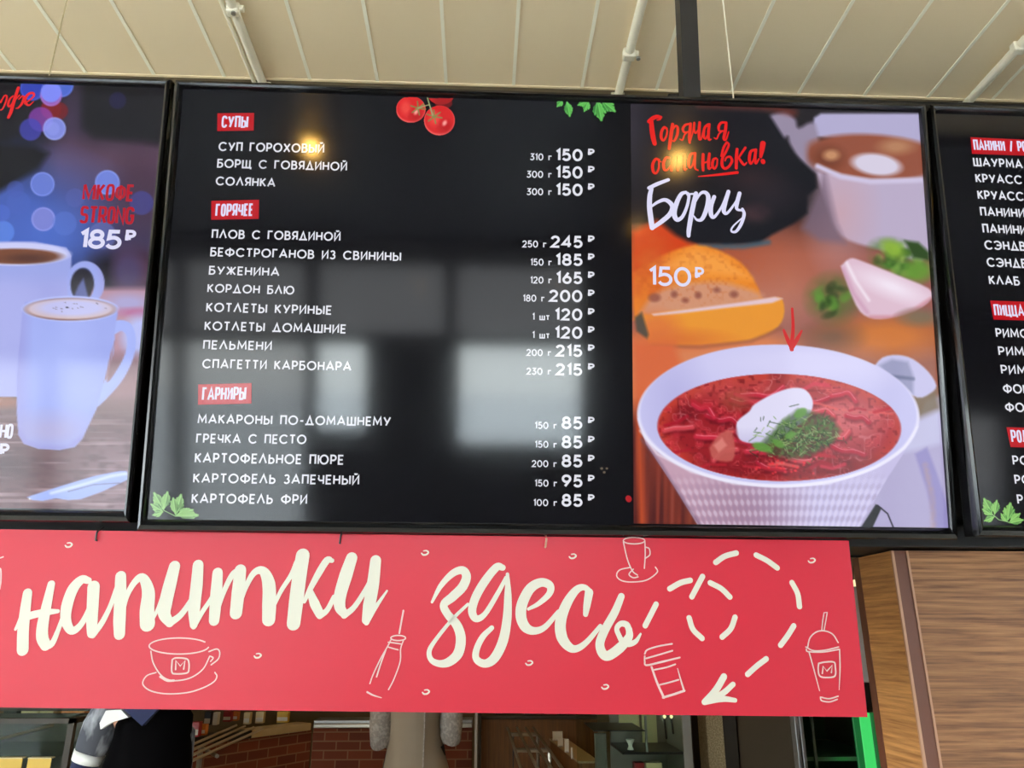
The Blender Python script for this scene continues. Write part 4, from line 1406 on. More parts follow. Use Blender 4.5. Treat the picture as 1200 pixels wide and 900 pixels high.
# --- right screen: menu text (only what the photo shows)
for s_, a_, b_, cp in [('ШАУРМА', (1140.6, 195), (1198.6, 198), 10.4), ('КРУАСС', (1143.3, 214.2), (1198, 216.4), 10.4), ('КРУАСС', (1145.7, 233.8), (1200, 236), 10.6), ('ПАНИНИ', (1148.7, 253.4), (1201, 255.4), 10.6),
                       ('ПАНИНИ', (1151.4, 273.3), (1203, 275.2), 10.8), ('СЭНДВ', (1153.8, 292.6), (1202, 294.4), 10.8), ('СЭНДВ', (1156.5, 312.8), (1204, 314.6), 10.8), ('КЛАБ', (1159, 333.6), (1195, 335), 10.6),
                       ('РИМС', (1167, 395.4), (1205, 396.6), 10.6), ('РИМ', (1170, 416.6), (1200, 417.4), 10.4), ('РИМ', (1173, 438.4), (1203, 439.2), 10.6), ('ФОК', (1175.5, 461), (1206, 461.8), 11), ('ФО', (1178, 482.8), (1200.5, 483.2), 11),
                       ('РО', (1186.7, 545), (1206, 545.2), 11), ('РО', (1189, 567.5), (1208, 567.7), 11), ('Р', (1192, 590.8), (1199, 590.8), 11.2)]:
    mb = MB()
    text_mesh(mb, PRt, s_, a_, b_, cp, .0012)
    mb.build('menu_line', M['textwhite'], scR)
section_label(PRt, scR, [(1137, 161), (1212, 164.4), (1212, 183), (1138.8, 180.4)], 'ПАНИНИ / РО', (1141, 176.6), (1203, 178.6), 12.6)
section_label(PRt, scR, [(1160, 352.4), (1212, 354), (1214, 376), (1164, 374.6)], 'ПИЦЦА', (1165, 370.4), (1200.5, 371), 13.6)
section_label(PRt, scR, [(1179, 500.7), (1212, 501.6), (1214, 524.6), (1184, 524)], 'РОЛ', (1185, 518.6), (1205, 519), 14.6)

# ------------------------------------------------------------------ red hanging sign
sA, sB = np.array([0.66817336, 1.372, 1.78717213]), np.array([0.66817336, 1.39154714, 1.48885307])
PS = Plane(sA, (1, 0, -.0044), sB - sA)
sg = thing('hanging_sign', 'long red hanging sign with cream brush lettering under the televisions', 'sign', (sA + sB) / 2 - [.75, 0, .15])
edge = [PS.uv(-170, 618.0), PS.uv(994.6, 633.6), PS.uv(1016.6, 840.4), PS.uv(500, 834.8), PS.uv(0, 829), PS.uv(-190, 826)]
ev = np.array(edge)
fr = PS.at(ev, 0)
bk = PS.at(ev, -.004)
mb = MB()
n_ = len(ev)
mb.add(np.vstack([fr, bk]), [tuple(range(n_)), tuple(range(2 * n_ - 1, n_ - 1, -1))] + [(i, n_ + i, n_ + (i + 1) % n_, (i + 1) % n_) for i in range(n_)])
mb.build('panel', M['red'], sg)
VA, VB, VC, VD = (0, 610, 4.092), (220, 610, 3.912), (470, 610, 3.914), (740, 610, 3.752)
OFF = .0007


def sign_part(name, strokes, m='cream_print', label=None):
    mb = MB()
    for q in strokes:
        pts, w, v = q[:3]
        brush(mb, PS, pts, w, OFF, v, *(q[3:]))
    o = mb.build(name, M[m], sg)
    if label:
        o['label'] = label
    return o


sign_part('lettering', [
    ([(133, 348), (122, 430), (112, 530), (110, 620)], [42, 48, 52, 52], VA), ([(75, 522), (92, 490), (110, 450)], [12, 18, 24], VA), ([(110, 470), (160, 452), (220, 440), (278, 435)], [34, 34, 32, 18], VA),
    ([(247, 305), (226, 400), (206, 500), (204, 560), (220, 598)], [34, 44, 52, 54, 48], VA), ([(216, 604), (250, 590), (278, 530), (300, 470)], [34, 28, 22, 20], VA),
    ([(425, 288), (392, 284), (350, 330), (322, 410), (318, 480), (345, 528), (388, 500), (430, 420), (452, 330)], [30, 40, 50, 52, 46, 36, 28, 24, 22], VA),
    ([(450, 318), (446, 400), (442, 480), (442, 540)], [56, 54, 52, 44], VA), ([(446, 550), (490, 490), (530, 410), (562, 320)], [28, 26, 22, 22], VA),
    ([(580, 268), (578, 380), (574, 480), (574, 545)], [50, 56, 56, 50], VA), ([(588, 450), (610, 360), (650, 292), (686, 275), (712, 340), (706, 430), (708, 496)], [18, 24, 30, 40, 58, 66, 68], VA), ([(736, 470), (760, 420), (780, 370)], [14, 18, 22], VA),
    ([(838, 220), (815, 310), (794, 400), (790, 450), (815, 490)], [52, 60, 62, 56, 40], VA), ([(815, 492), (870, 450), (925, 370), (950, 310)], [34, 28, 24, 24], VA), ([(951, 214), (944, 310), (932, 420), (930, 500)], [50, 56, 56, 36], VA), ([(930, 508), (970, 440), (1010, 380), (1030, 340)], [26, 22, 20, 20], VA),
    ([(138, 240), (132, 330), (126, 410), (122, 458)], [46, 52, 50, 46], VB), ([(136, 420), (165, 330), (205, 250), (238, 230)], [16, 22, 26, 34], VB), ([(242, 228), (232, 330), (222, 424)], [52, 58, 54], VB),
    ([(236, 400), (265, 310), (305, 240), (346, 232), (372, 290), (374, 390), (372, 454)], [16, 22, 28, 40, 58, 62, 58], VB), ([(396, 390), (430, 320), (475, 250), (500, 190)], [16, 20, 22, 22], VB),
    ([(528, 160), (512, 260), (498, 370), (486, 472)], [62, 64, 64, 60], VB), ([(662, 184), (640, 182), (604, 236), (560, 318), (535, 372)], [20, 32, 32, 24, 16], VB), ([(560, 320), (582, 380), (606, 428)], [26, 44, 40], VB), ([(606, 436), (640, 410), (672, 350)], [30, 24, 22], VB),
    ([(752, 172), (726, 250), (700, 340), (698, 395), (718, 428)], [52, 60, 56, 50, 36], VB), ([(718, 434), (765, 395), (820, 310), (850, 250)], [30, 24, 22, 22], VB), ([(862, 184), (850, 290), (832, 390), (818, 456)], [50, 56, 56, 38], VB), ([(820, 468), (860, 400), (914, 322)], [24, 20, 9], VB)],
    label='cream brush-lettered word at the left')
sign_part('lettering', [
    ([(142, 374), (182, 300), (235, 244), (280, 228), (300, 256), (282, 304), (236, 350), (196, 386), (214, 430), (256, 480), (274, 540), (262, 608), (220, 648), (176, 656), (138, 638), (130, 596), (164, 540), (236, 452), (306, 384)],
     [12, 24, 32, 38, 42, 44, 42, 36, 36, 42, 46, 46, 40, 30, 24, 22, 18, 16, 14], VC),
    ([(466, 216), (438, 214), (386, 276), (342, 352), (326, 415), (345, 450), (385, 428), (440, 340), (482, 262)], [28, 36, 40, 40, 38, 32, 24, 22, 18], VC),
    ([(488, 246), (490, 340), (486, 450), (468, 550), (430, 628), (386, 656), (346, 636), (346, 592), (374, 534), (416, 492)], [16, 34, 42, 46, 44, 36, 32, 30, 28, 22], VC),
    ([(584, 406), (632, 380), (680, 335), (682, 298), (642, 284), (592, 312), (556, 380), (550, 440), (570, 488), (610, 506), (660, 488), (722, 418)], [14, 22, 30, 38, 40, 46, 50, 50, 46, 34, 26, 20], VC),
    ([(846, 430), (852, 390), (862, 330)], [24, 34, 40], VC), ([(866, 326), (838, 306), (802, 320), (760, 380), (732, 460), (736, 530), (766, 576), (802, 588), (850, 558), (914, 484)], [26, 28, 36, 46, 52, 52, 42, 32, 26, 20], VC),
    ([(1010, 348), (980, 420), (938, 495), (912, 560), (922, 606), (950, 620), (1005, 582), (1044, 535), (1046, 500)], [32, 38, 40, 42, 44, 44, 46, 38, 30], VC), ([(1047, 508), (1034, 478), (1006, 474), (989, 498), (1004, 538)], [30, 30, 26, 24, 24], VC), ([(1000, 530), (1016, 556), (1044, 566), (1076, 554), (1098, 520)], [24, 28, 28, 22, 10], VC)],
    label='cream brush-lettered word in the middle')
for pts in [[(60, 462), (108, 368)], [(168, 300), (215, 274), (258, 263)], [(265, 335), (312, 246)], [(346, 274), (395, 300), (432, 336)], [(253, 428), (270, 478), (310, 518)], [(455, 425), (436, 475), (398, 512)],
            [(370, 184), (410, 157), (460, 143)], [(548, 152), (595, 176), (640, 208)], [(705, 273), (730, 322), (738, 378)], [(713, 463), (686, 506), (655, 548)], [(592, 608), (550, 640), (510, 676)]]:
    sign_part('arrow_dash', [(pts, 25, VD)])
sign_part('arrow_head', [([(406, 686), (370, 746), (320, 798)], [30, 32, 26], VD), ([(446, 720), (400, 760), (324, 800)], [24, 26, 22], VD), ([(455, 790), (395, 784), (320, 800)], [20, 28, 22], VD)])
for cx, cy in [(80.6, 638.8), (302, 768.5), (498, 648), (499, 811), (620, 777), (671, 652), (709, 805), (951, 657)]:
    sign_part('crumb_mark', [([(cx - 1.5, cy - 2.4), (cx + 2, cy - 2.6), (cx + 4, cy - .6), (cx + 1.5, cy + 1.9), (cx - 2, cy + 2.2), (cx - 3.9, cy + .4)], [1.2, 1.6, 1.9, 1.9, 1.9, 1.5], (0, 0, 1))])
LW = 1.45
I1 = (0, 0, 1)


def el(cx, cy, rx, ry, a0, a1, n=14):
    return [(cx + rx * math.cos(math.radians(a)), cy + ry * math.sin(math.radians(a))) for a in np.linspace(a0, a1, n)]


sign_part('cup_drawing', [
    (el(210, 757, 35, 9.4, -30, -350, 22), LW, I1), ([(177, 763), (179.5, 776), (187, 789), (196, 796), (208, 797.5), (224, 794), (238, 784), (246, 769)], LW, I1), ([(188, 793), (196, 797.5), (204, 797.5)], 2.4, I1),
    ([(245, 763.5), (254, 760.5), (257.6, 764), (256, 772), (247.6, 779)], LW, I1), ([(247, 769), (250, 771), (247, 775)], LW, I1),
    ([(183, 788), (172, 792), (167.6, 801.5), (177, 809.5), (196, 813), (220, 811.5), (238, 806), (250.6, 799), (254.4, 792.5), (252, 788)], LW, I1),
    ([(202, 773), (206, 771), (216, 771.4), (221, 774), (221.6, 784), (219, 788.6), (206, 789.6), (201.6, 787), (202, 773)], 1.7, I1), ([(206, 784.5), (206.4, 774), (211.5, 780.5), (217, 774), (215.5, 784)], 1.7, I1, False)], 'pink_print', 'pale drawing of a coffee cup on a saucer')
sign_part('bottle_drawing', [
    ([(472.8, 715.5), (470.5, 728), (468, 742)], 2, I1), (el(466.7, 747.6, 8.6, 3, 8, 368, 16), LW, I1), ([(458, 750), (454.5, 757), (446, 772), (437.5, 790), (433.5, 801)], LW, I1), ([(473, 750), (469.6, 760), (469, 775), (462, 795), (455.4, 808)], LW, I1),
    ([(452, 762), (446.5, 777), (441.4, 793)], 1.7, I1), ([(454.6, 758), (461, 760), (466.6, 761.4)], LW, I1), ([(430.5, 811), (437.4, 814.6), (447, 817.6)], [2.2, 1.8, 1], I1), ([(455, 752.6), (462, 753.4), (470, 754.6)], LW, I1)], 'pink_print', 'pale drawing of a bottle with a straw')
sign_part('cup_drawing', [
    (el(743, 633.6, 12.6, 3.8, 0, 360, 18), LW, I1), ([(730.4, 635), (735, 655), (741, 669), (747, 674)], LW, I1), ([(755.6, 634), (756, 650), (755, 666)], LW, I1), ([(755.8, 641), (760.6, 643), (761.4, 650), (756.6, 654)], LW, I1),
    ([(738, 665), (726, 668), (722.6, 675), (729, 680.6), (742, 682), (758, 679.6), (770, 670.6), (768, 664.6)], LW, I1), ([(742, 667), (737, 673), (742, 677), (747.6, 676)], LW, I1)], 'pink_print', 'pale drawing of a tall cup at the top edge')
sign_part('cup_drawing', [
    ([(58, 586), (70, 568), (120, 552), (178, 542)], 7, VD), ([(64, 606), (120, 590), (180, 572)], 7, VD), ([(58, 596), (58, 620), (66, 636), (130, 622), (212, 602)], [7, 7, 8, 9, 7], VD), ([(88, 644), (112, 712), (142, 778)], [9, 10, 11], VD), ([(100, 656), (150, 646), (192, 632)], 7, VD), ([(124, 722), (165, 712), (206, 700)], 7, VD),
    ([(138, 778), (185, 764), (232, 748)], 10, VD), ([(202, 650), (216, 700), (230, 746)], [3, 7, 9], VD)], 'pink_print', 'pale drawing of a takeaway coffee cup')
sign_part('cup_drawing', [
    ([(836, 482), (840, 440), (846, 405), (860, 404)], 5, VD, False), ([(860, 404), (854, 440), (846, 482)], 5, VD), ([(774, 556), (784, 516), (812, 490), (848, 485), (884, 500), (908, 536)], 6, VD), ([(766, 556), (800, 572), (850, 570), (910, 556)], 6, VD), ([(768, 566), (776, 576), (840, 578), (914, 566)], 6, VD),
    ([(780, 578), (800, 650), (826, 748)], [6, 6, 4], VD), ([(914, 566), (916, 650), (912, 744)], [6, 6, 3], VD), ([(830, 776), (868, 783), (908, 772)], 6, VD), ([(830, 780), (836, 792), (870, 797), (904, 786)], 6, VD),
    ([(822, 628), (850, 622), (888, 622), (895, 640), (894, 682), (860, 690), (828, 684), (820, 656), (822, 628)], 7, VD), ([(838, 672), (842, 640), (858, 662), (882, 636), (878, 668)], 7, VD, False)], 'pink_print', 'pale drawing of a domed cup with a straw')
sign_part('cup_drawing', [([(0, 654), (4, 652.6)], LW, I1), ([(-3, 668), (1, 667), (1.4, 680), (0, 690)], 1.6, I1)], 'pink_print')
# hooks that tie the sign to the sets above it
for (hx, hy, lab) in ((113.5, 629, 'small dark hook at the far left of the sign top'), (398.6, 632.5, 'small dark hook above the lettering near the sign middle'), (639, 637, 'small pale hook right of the middle on the sign top')):
    a = PS.at(PS.uv(hx, hy + 4), .004)
    b = PS.at(PS.uv(hx + 1.2, hy - 5), .004)
    c = PS.at(PS.uv(hx + 1.4, hy - 12), -.02)
    hk = MB()
    hk.path([PS.at(PS.uv(hx - .6, hy + 4.5), -.006), a, b, c], .0017, 8)
    tag(hk.build('sign_hook', M['blackmetal'] if hx < 600 else M['edgelight']), lab, 'hook', 'hooks holding the red sign')

# ------------------------------------------------------------------ wooden partition right of the sign
WX0, WY0, WY1, WT = 0.815, 1.5, 1.655, 1.782
wd = thing('wooden_partition', 'brown wood-grain partition below the right television', 'partition', (1.9, 1.57, 0))
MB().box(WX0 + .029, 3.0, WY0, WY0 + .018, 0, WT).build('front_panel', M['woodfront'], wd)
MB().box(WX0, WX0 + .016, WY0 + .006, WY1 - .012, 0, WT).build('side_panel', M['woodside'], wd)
eb = MB().box(WX0 - .001, WX0 + .029, WY0 - .001, WY0 + .006, 0, WT)
eb.build('corner_post', M['edgeband'], wd)
el_ = MB()
el_.box(WX0 - .003, WX0 + .002, WY0 - .003, WY0 + .002, 0, WT)
el_.box(WX0 + .027, WX0 + .031, WY0 - .003, WY0 + .002, 0, WT)
el_.build('corner_trim', M['edgelight'], wd)
MB().box(WX0 - .002, WX0 + .03, WY1 - .014, WY1 + .01, 0, WT).build('back_edge', M['edgeband'], wd)
MB().box(WX0 + .02, 3.0, WY0 + .02, WY1, WT - .02, WT - .002).build('top_board', M['edgeband'], wd)

# ------------------------------------------------------------------ things between the televisions and the ceiling
a = P(808.6, 121, 1.34)
b = P(803.6, 0, 1.275)
d_ = (b - a) / (b[2] - a[2])
top = a + d_ * (CEIL - a[2])
low = a - d_ * .45
pole = thing('support_pole', 'black square pole holding the middle television from the ceiling', 'pole', low)
pm = MB()
w_ = .0185
vs = []
for q in (low, top):
    vs += [(q[0] - w_, q[1] - w_, q[2]), (q[0] + w_, q[1] - w_, q[2]), (q[0] + w_, q[1] + w_, q[2]), (q[0] - w_, q[1] + w_, q[2])]
pm.hexa(vs)
pm.build('tube', M['blackmetal'], pole)
MB().box(top[0] - .06, top[0] + .06, top[1] - .06, top[1] + .06, CEIL - .008, CEIL - .0005, .002).build('ceiling_plate', M['blackmetal'], pole)
mt = MB()
slab(mt, PC, .55, .3, 1.2, .5, -.085, -.066)
mt.build('mount_plate', M['blackmetal'], pole)
q0 = P(820, 110.6, 1.78)
q1 = P(820, 122, 1.78)
bm_ = thing('black_beam', 'black steel beam behind the top of the right television', 'beam', (2.5, 1.82, q1[2] - .1))
MB().box(q0[0], 4.5, 1.78, 1.84, q1[2] - .08, q0[2], .002).build('bar', M['casing'], bm_)
MB().box(P(783, 110, 1.8)[0], P(797, 110, 1.8)[0], 1.8, 1.84, q1[2] - .08, P(783, 109.4, 1.8)[2], .002).build('bracket', M['casing'], bm_)
bb = thing('added_backing_board', 'added black board darkening the gaps between the televisions', 'board', (.3, 1.51, 1.83))
MB().box(-2.2, 3.0, 1.505, 1.52, 1.8305, 2.7, .003).build('board', M['casing'], bb)  # board added to keep the gaps between the televisions black
MB().box(-2.2, 3.0, 1.52, 1.54, 2.3, 2.36, .003).build('stiffener', M['blackmetal'], bb)
br = thing('black_rail', 'long black rail under the televisions, resting on the wooden partition', 'rail', (.4, 1.56, 1.786))
MB().box(-2.2, 3.0, 1.47, 1.645, 1.786, 1.83, .003).build('bar', M['casing'], br)
MB().box(.60, 3.0, 1.638, 1.648, 1.783, 1.80, .001).build('lower_lip', M['blackmetal'], br)
# cords
for (x0, y0, Y, lab) in ((58, 87, 1.5, 'thin beige wire hanging above the left television'), (860, 119, 1.36, 'thin pale wire hanging right of the black pole')):
    a = P(x0, y0, Y)
    cd = MB()
    cd.tube((a[0], a[1], a[2] - .12), (a[0], a[1], CEIL), .0016, 8)
    cd.tube((a[0], a[1], CEIL - .012), (a[0], a[1], CEIL), .008, 10)
    tag(cd.build('suspension_wire', M['conduit'] if x0 > 500 else M['slab']), lab, 'wire', 'thin wires hanging from the ceiling')
# conduits
for (X, two, yc, lab) in ((-.657, True, 1.585, 'cream double conduit with a grey fitting on the left of the ceiling'), (.393, False, 1.70, 'cream conduit with a clip on the ceiling left of the black pole'), (1.456, False, 1.63, 'cream conduit with a fitting on the ceiling at the far right')):
    cn = thing('ceiling_conduit', lab, 'conduit', (X, 1.2, CEIL - .03), group='conduits on the ceiling')
    MB().tube((X, -.09, CEIL - .013), (X, 1.9, CEIL - .013), .0125, 16).build('pipe', M['conduit'], cn)
    if two:
        MB().tube((X - .026, -.09, CEIL - .008), (X - .026, 1.9, CEIL - .008), .006, 10).build('thin_pipe', M['conduit'], cn)
    cl = MB()
    cl.box(X - .017, X + .017, yc - .012, yc + .012, CEIL - .03, CEIL, .004)
    cl.tube((X + .01, yc, CEIL - .012), (X + .026, yc, CEIL - .012), .009, 12)
    cl.build('clip', M['conduit'], cn)
    MB().tube((X + (.004 if two else .024), yc - .006, CEIL - .03), (X + (.004 if two else .024), yc - .006, CEIL - .036), .006, 10).build('screw', M['alum'], cn)
    MB().box(X - .02, X + .02, 1.872, 1.9, CEIL - .03, CEIL + .005, .003).build('end_cap', M['conduit'], cn)
# small white junction box under the left end of the ceiling edge
a, b = P(36, 83.6, 1.9), P(79, 92, 1.9)
jb = thing('junction_box', 'small white junction box at the ceiling edge above the left television', 'box', ((a[0] + b[0]) / 2, 1.92, b[2]))
MB().box(a[0], b[0], 1.9, 1.94, b[2] - .02, a[2], .003).build('housing', M['conduit'], jb)
for xx in (48, 66):
    s0, s1 = P(xx - 4, 84.6, 1.899), P(xx + 4, 86.6, 1.899)
    MB().box(s0[0], s1[0], 1.8975, 1.9, s1[2], s0[2]).build('slot', M['casing'], jb)
# warm spotlights above the photographer, mirrored in the screens
for (px_, py_, zz, lab) in ((365, 172, 3.06, 'left warm spotlight on the hall ceiling'), (795, 187, 3.06, 'right warm spotlight on the hall ceiling'), (747, 266, 3.06, 'rear warm spotlight on the hall ceiling')):
    r0 = ray(px_, py_)
    hit = CAM + r0 * (((PC.O - CAM) @ PC.n) / (r0 @ PC.n))
    rr = r0 - 2 * (r0 @ PC.n) * PC.n
    q = hit + rr * ((zz - hit[2]) / rr[2])
    sl = thing('ceiling_spotlight', lab, 'lamp', q, group='warm spotlights on the hall ceiling')
    MB().lathe((q[0], q[1], q[2] + .02), [(.045, 0), (.05, .01), (.05, .085), (.02, .09)], 20).build('can', M['lamp_can'], sl)
    R_ = .034 if py_ < 200 else .014
    MB().lathe((q[0], q[1], q[2] - R_), [(.3 * R_, 0), (.75 * R_, .35 * R_), (R_, R_), (.8 * R_, 1.6 * R_), (.5 * R_, 2 * R_)], 16).build('bulb', M['bulb'], sl, smooth=True)


# ------------------------------------------------------------------ the room behind the counter
def pbox(name, m, px0, py0, px1, py1, Y, depth, parent=None, bev=.003):
    a = P(px0, py0, Y)
    b = P(px1, py1, Y)
    return MB().box(min(a[0], b[0]), max(a[0], b[0]), Y, Y + depth, min(a[2], b[2]), max(a[2], b[2]), bev).build(name, m, parent)


def ptop(px, py, Y, zbase=0.0):
    a = P(px, py, Y)
    return (a[0], Y, zbase)


for (X, Y) in ((-1.5, 4.2), (1.2, 5.0), (-.6, 7.0)):  # unseen lamp panels, added to brighten the back room
    kl = thing('added_kitchen_lamp', 'added unseen warm lamp panel lighting the room behind the sign', 'lamp', (X, Y, 2.7), group='added lamp panels lighting the back room')
    MB().box(X - .3, X + .3, Y - .3, Y + .3, 2.70, 2.74, .004).build('frame', M['greyframe'], kl)
    MB().box(X - .28, X + .28, Y - .28, Y + .28, 2.694, 2.70).build('diffuser', M['kfill'], kl)
    MB().tube((X, Y, 2.74), (X, Y, 3.9), .006, 8).build('rod', M['greyframe'], kl)

# brick counter: straight run and angled run
YB = 7.4
c0, c1 = P(366, 870, YB), P(556, 870, YB)
ztop = P(366, 853, YB)[2]
bc = thing('brick_counter', 'straight red brick counter with a steel ledge behind the beige coat', 'counter', (c0[0], YB, 0))
o = MB().box(0, c1[0] - c0[0] - .02, 0, .22, 0, ztop).build('brick_wall', M['brick'], bc, local=True)
MB().box(-.0, c1[0] - c0[0] - .02, -.03, .3, ztop, ztop + .035, .006).build('steel_ledge', M['steel'], bc, local=True)
zs = P(366, 844, YB)[2]
MB().box(0, c1[0] - c0[0] - .02, -.01, .26, ztop + .035, zs, .003).build('steel_shelf', M['alum'], bc, local=True)
e0 = P(366, 871, YB)
e1 = P(270, 885, 6.67)
dv = np.array([e1[0] - e0[0], e1[1] - e0[1]])
ang = math.atan2(-dv[1], -dv[0])
Ld = float(np.linalg.norm(dv)) * 2.0
st = np.array([e0[0], e0[1]]) + dv * 2.0
ac = thing('brick_counter', 'angled red brick counter with a cream slab behind the tray rail', 'counter', (st[0], st[1], 0), ang)
za = P(366, 855, YB)[2]
MB().box(0, Ld - .02, 0, .1, 0, za).build('brick_wall', M['brick'], ac, local=True)
MB().box(Ld * .60, Ld - .05, -.02, .16, za, za + .06, .006).build('cream_slab', M['slab'], ac, local=True)
MB().box(0, Ld * .60, -.02, .16, za, za + .06, .004).build('shade_top', M['blackpack'], ac, local=True)  # black surface stands in for the shadow beneath the tray rail
# tray rail: four steel tubes on brackets
tr_ = thing('tray_rail', 'four-tube steel tray rail in front of the angled brick counter', 'tray rail', PZ(250, 876, .93) * [1, 1, 0])
zr = .93
for (xa, ya, xb, yb) in ((205, 881.5, 277, 850), (205, 888, 287, 851), (205, 894, 297, 852.5), (205, 900.5, 308, 854)):
    A_, B_ = PZ(xa, ya, zr), PZ(xb, yb, zr)
    D_ = A_ - B_
    MB().tube(B_, B_ + D_ * 1.25, .009, 12).build('tube', M['railpaint'], tr_)
A_, B_ = PZ(236, 872, zr), PZ(255, 882, zr)
MB().tube((A_[0], A_[1], zr - .02), (B_[0], B_[1], zr - .02), .012, 10).tube((A_[0], A_[1], zr - .02), (A_[0], A_[1], 0.0), .018, 10).build('bracket', M['steel'], tr_)
# goods on the angled counter
goods = [(224, 846, 232, 864, 'redpack', 'red carton at the near end of the angled counter'), (233, 849, 240, 862, 'orangepack', 'orange carton beside the red carton on the angled counter'),
         (240, 834, 246, 850, 'blackpack', 'black tin on the angled counter'), (250, 835, 254, 850, 'whitecard', 'narrow white card on the angled counter'), (262, 834, 270, 846, 'redpack', 'small red box on the angled counter'),
         (272, 834, 278, 845, 'orangepack', 'tall orange packet on the angled counter'), (286, 835, 292, 849, 'creampack', 'cream packet in the middle of the angled counter'), (300, 834, 308, 848, 'creampack', 'wide cream packet on the angled counter'), (325, 834, 337, 847, 'yellowcard', 'yellow box near the corner of the brick counters')]
for (x0, y0, x1, y1, m_, lab) in goods:
    # distance at which a box of that foot stands on the slab
    q = PZ((x0 + x1) / 2, y1, za + .06)
    a, b = P(x0, y0, q[1]), P(x1, y1, q[1])
    t = thing('food_package', lab, 'package', (q[0], q[1], za + .06), group='packages on the angled counter')
    MB().box(a[0], b[0], q[1], q[1] + .07, za + .061, max(a[2], za + .12), .004).build('carton', M[m_], t)
    MB().box(a[0] + .004, b[0] - .004, q[1] - .001, q[1] + .001, za + .075, (a[2] + za + .06) / 2, 0).build('paper_label', M['whitecard'], t)

# left glass display case with yellow cards
YL = 3.6
a, b = P(-140, 841, YL), P(88, 841, YL)
zt = P(60, 842, YL)[2]
dc = thing('display_case', 'dark glass display case at the lower left edge', 'display case', ((a[0] + b[0]) / 2, YL + .3, 0))
MB().box(a[0], b[0], YL - .0, YL + .6, 0, .9, .004).build('base_cabinet', M['darkdoor'], dc)
fm = MB()
for xx in (a[0], b[0] - .025):
    for yy in (YL, YL + .575):
        fm.box(xx, xx + .025, yy, yy + .025, .9, zt)
for yy in (YL, YL + .575):
    fm.box(a[0], b[0], yy, yy + .025, zt - .02, zt)
fm.box(b[0] - .025, b[0], YL, YL + .6, zt - .02, zt)
fm.build('frame', M['darkdoor'], dc)
MB().box(a[0] + .02, b[0] - .02, YL + .004, YL + .01, .9, zt - .02).build('front_glass', M['caseglass'], dc)
MB().box(a[0] + .02, b[0] - .02, YL + .02, YL + .58, zt - .018, zt - .010).build('top_glass', M['caseglass'], dc)
MB().box(a[0] + .02, b[0] - .02, YL + .15, YL + .55, 1.12, 1.13).build('shelf', M['caseglass'], dc)
MB().box(a[0] + .03, b[0] - .05, YL + .57, YL + .59, .9, zt - .03).build('back_panel', M['darkdoor'], dc)
MB().tube(P(-30, 874, YL + .12), P(62, 850, YL + .5), .008, 8).build('shelf_edge', M['alum'], dc)
for (x0, x1, lab) in ((-3, 23, 'yellow price card at the left edge on the display case front'), (33, 57, 'second yellow price card on the display case front')):
    t0, t1 = P(x0, 889, YL - .03), P(x1, 908, YL - .03)
    pc = thing('price_card', lab, 'price card', ((t0[0] + t1[0]) / 2, YL - .03, t1[2]), group='yellow price cards')
    MB().box(t0[0], t1[0], YL - .03, YL - .026, t1[2], t0[2]).build('card', M['yellowcard'], pc)
    MB().box(t0[0], t1[0], YL - .034, YL - .001, t0[2], t0[2] + .004).build('holder', M['creampack'], pc)
# back shelf behind the case
YS = 5.6
s0 = P(-60, 832, YS)
s1 = P(108, 832, YS)
sh = thing('back_shelf', 'beige back shelf behind the display case at the left', 'shelf', ((s0[0] + s1[0]) / 2, YS, 0))
zz0 = P(0, 842, YS)[2]
MB().box(s0[0], s1[0], YS, YS + .4, zz0 - .04, zz0, .004).build('board', M['slab'], sh)
MB().box(s0[0], s1[0], YS + .36, YS + .4, 0, 1.7, .004).build('back_panel', M['darkwood'], sh)
for xx in (s0[0], s1[0] - .04):
    MB().box(xx, xx + .04, YS, YS + .36, 0, zz0 - .04).build('side_panel', M['darkwood'], sh)
for (x0, x1, y0, m_, lab) in ((5, 21, 829, 'blackpack', 'black box on the back shelf at the left edge'), (26, 46, 826, 'creampack', 'first cream box on the back shelf'), (48, 64, 827, 'creampack', 'second cream box on the back shelf'), (72, 100, 830, 'orangepack', 'orange box at the right end of the back shelf')):
    a, b = P(x0, y0, YS + .05), P(x1, y0, YS + .05)
    t = thing('storage_box', lab, 'box', ((a[0] + b[0]) / 2, YS + .1, zz0), group='boxes on the back shelf')
    MB().box(a[0], b[0], YS + .05, YS + .25, zz0 + .001, a[2] + .05, .004).build('carton', M[m_], t)
    MB().box(a[0] + .01, b[0] - .01, YS + .1, YS + .2, a[2] + .05, a[2] + .056, .002).build('lid', M[m_], t)

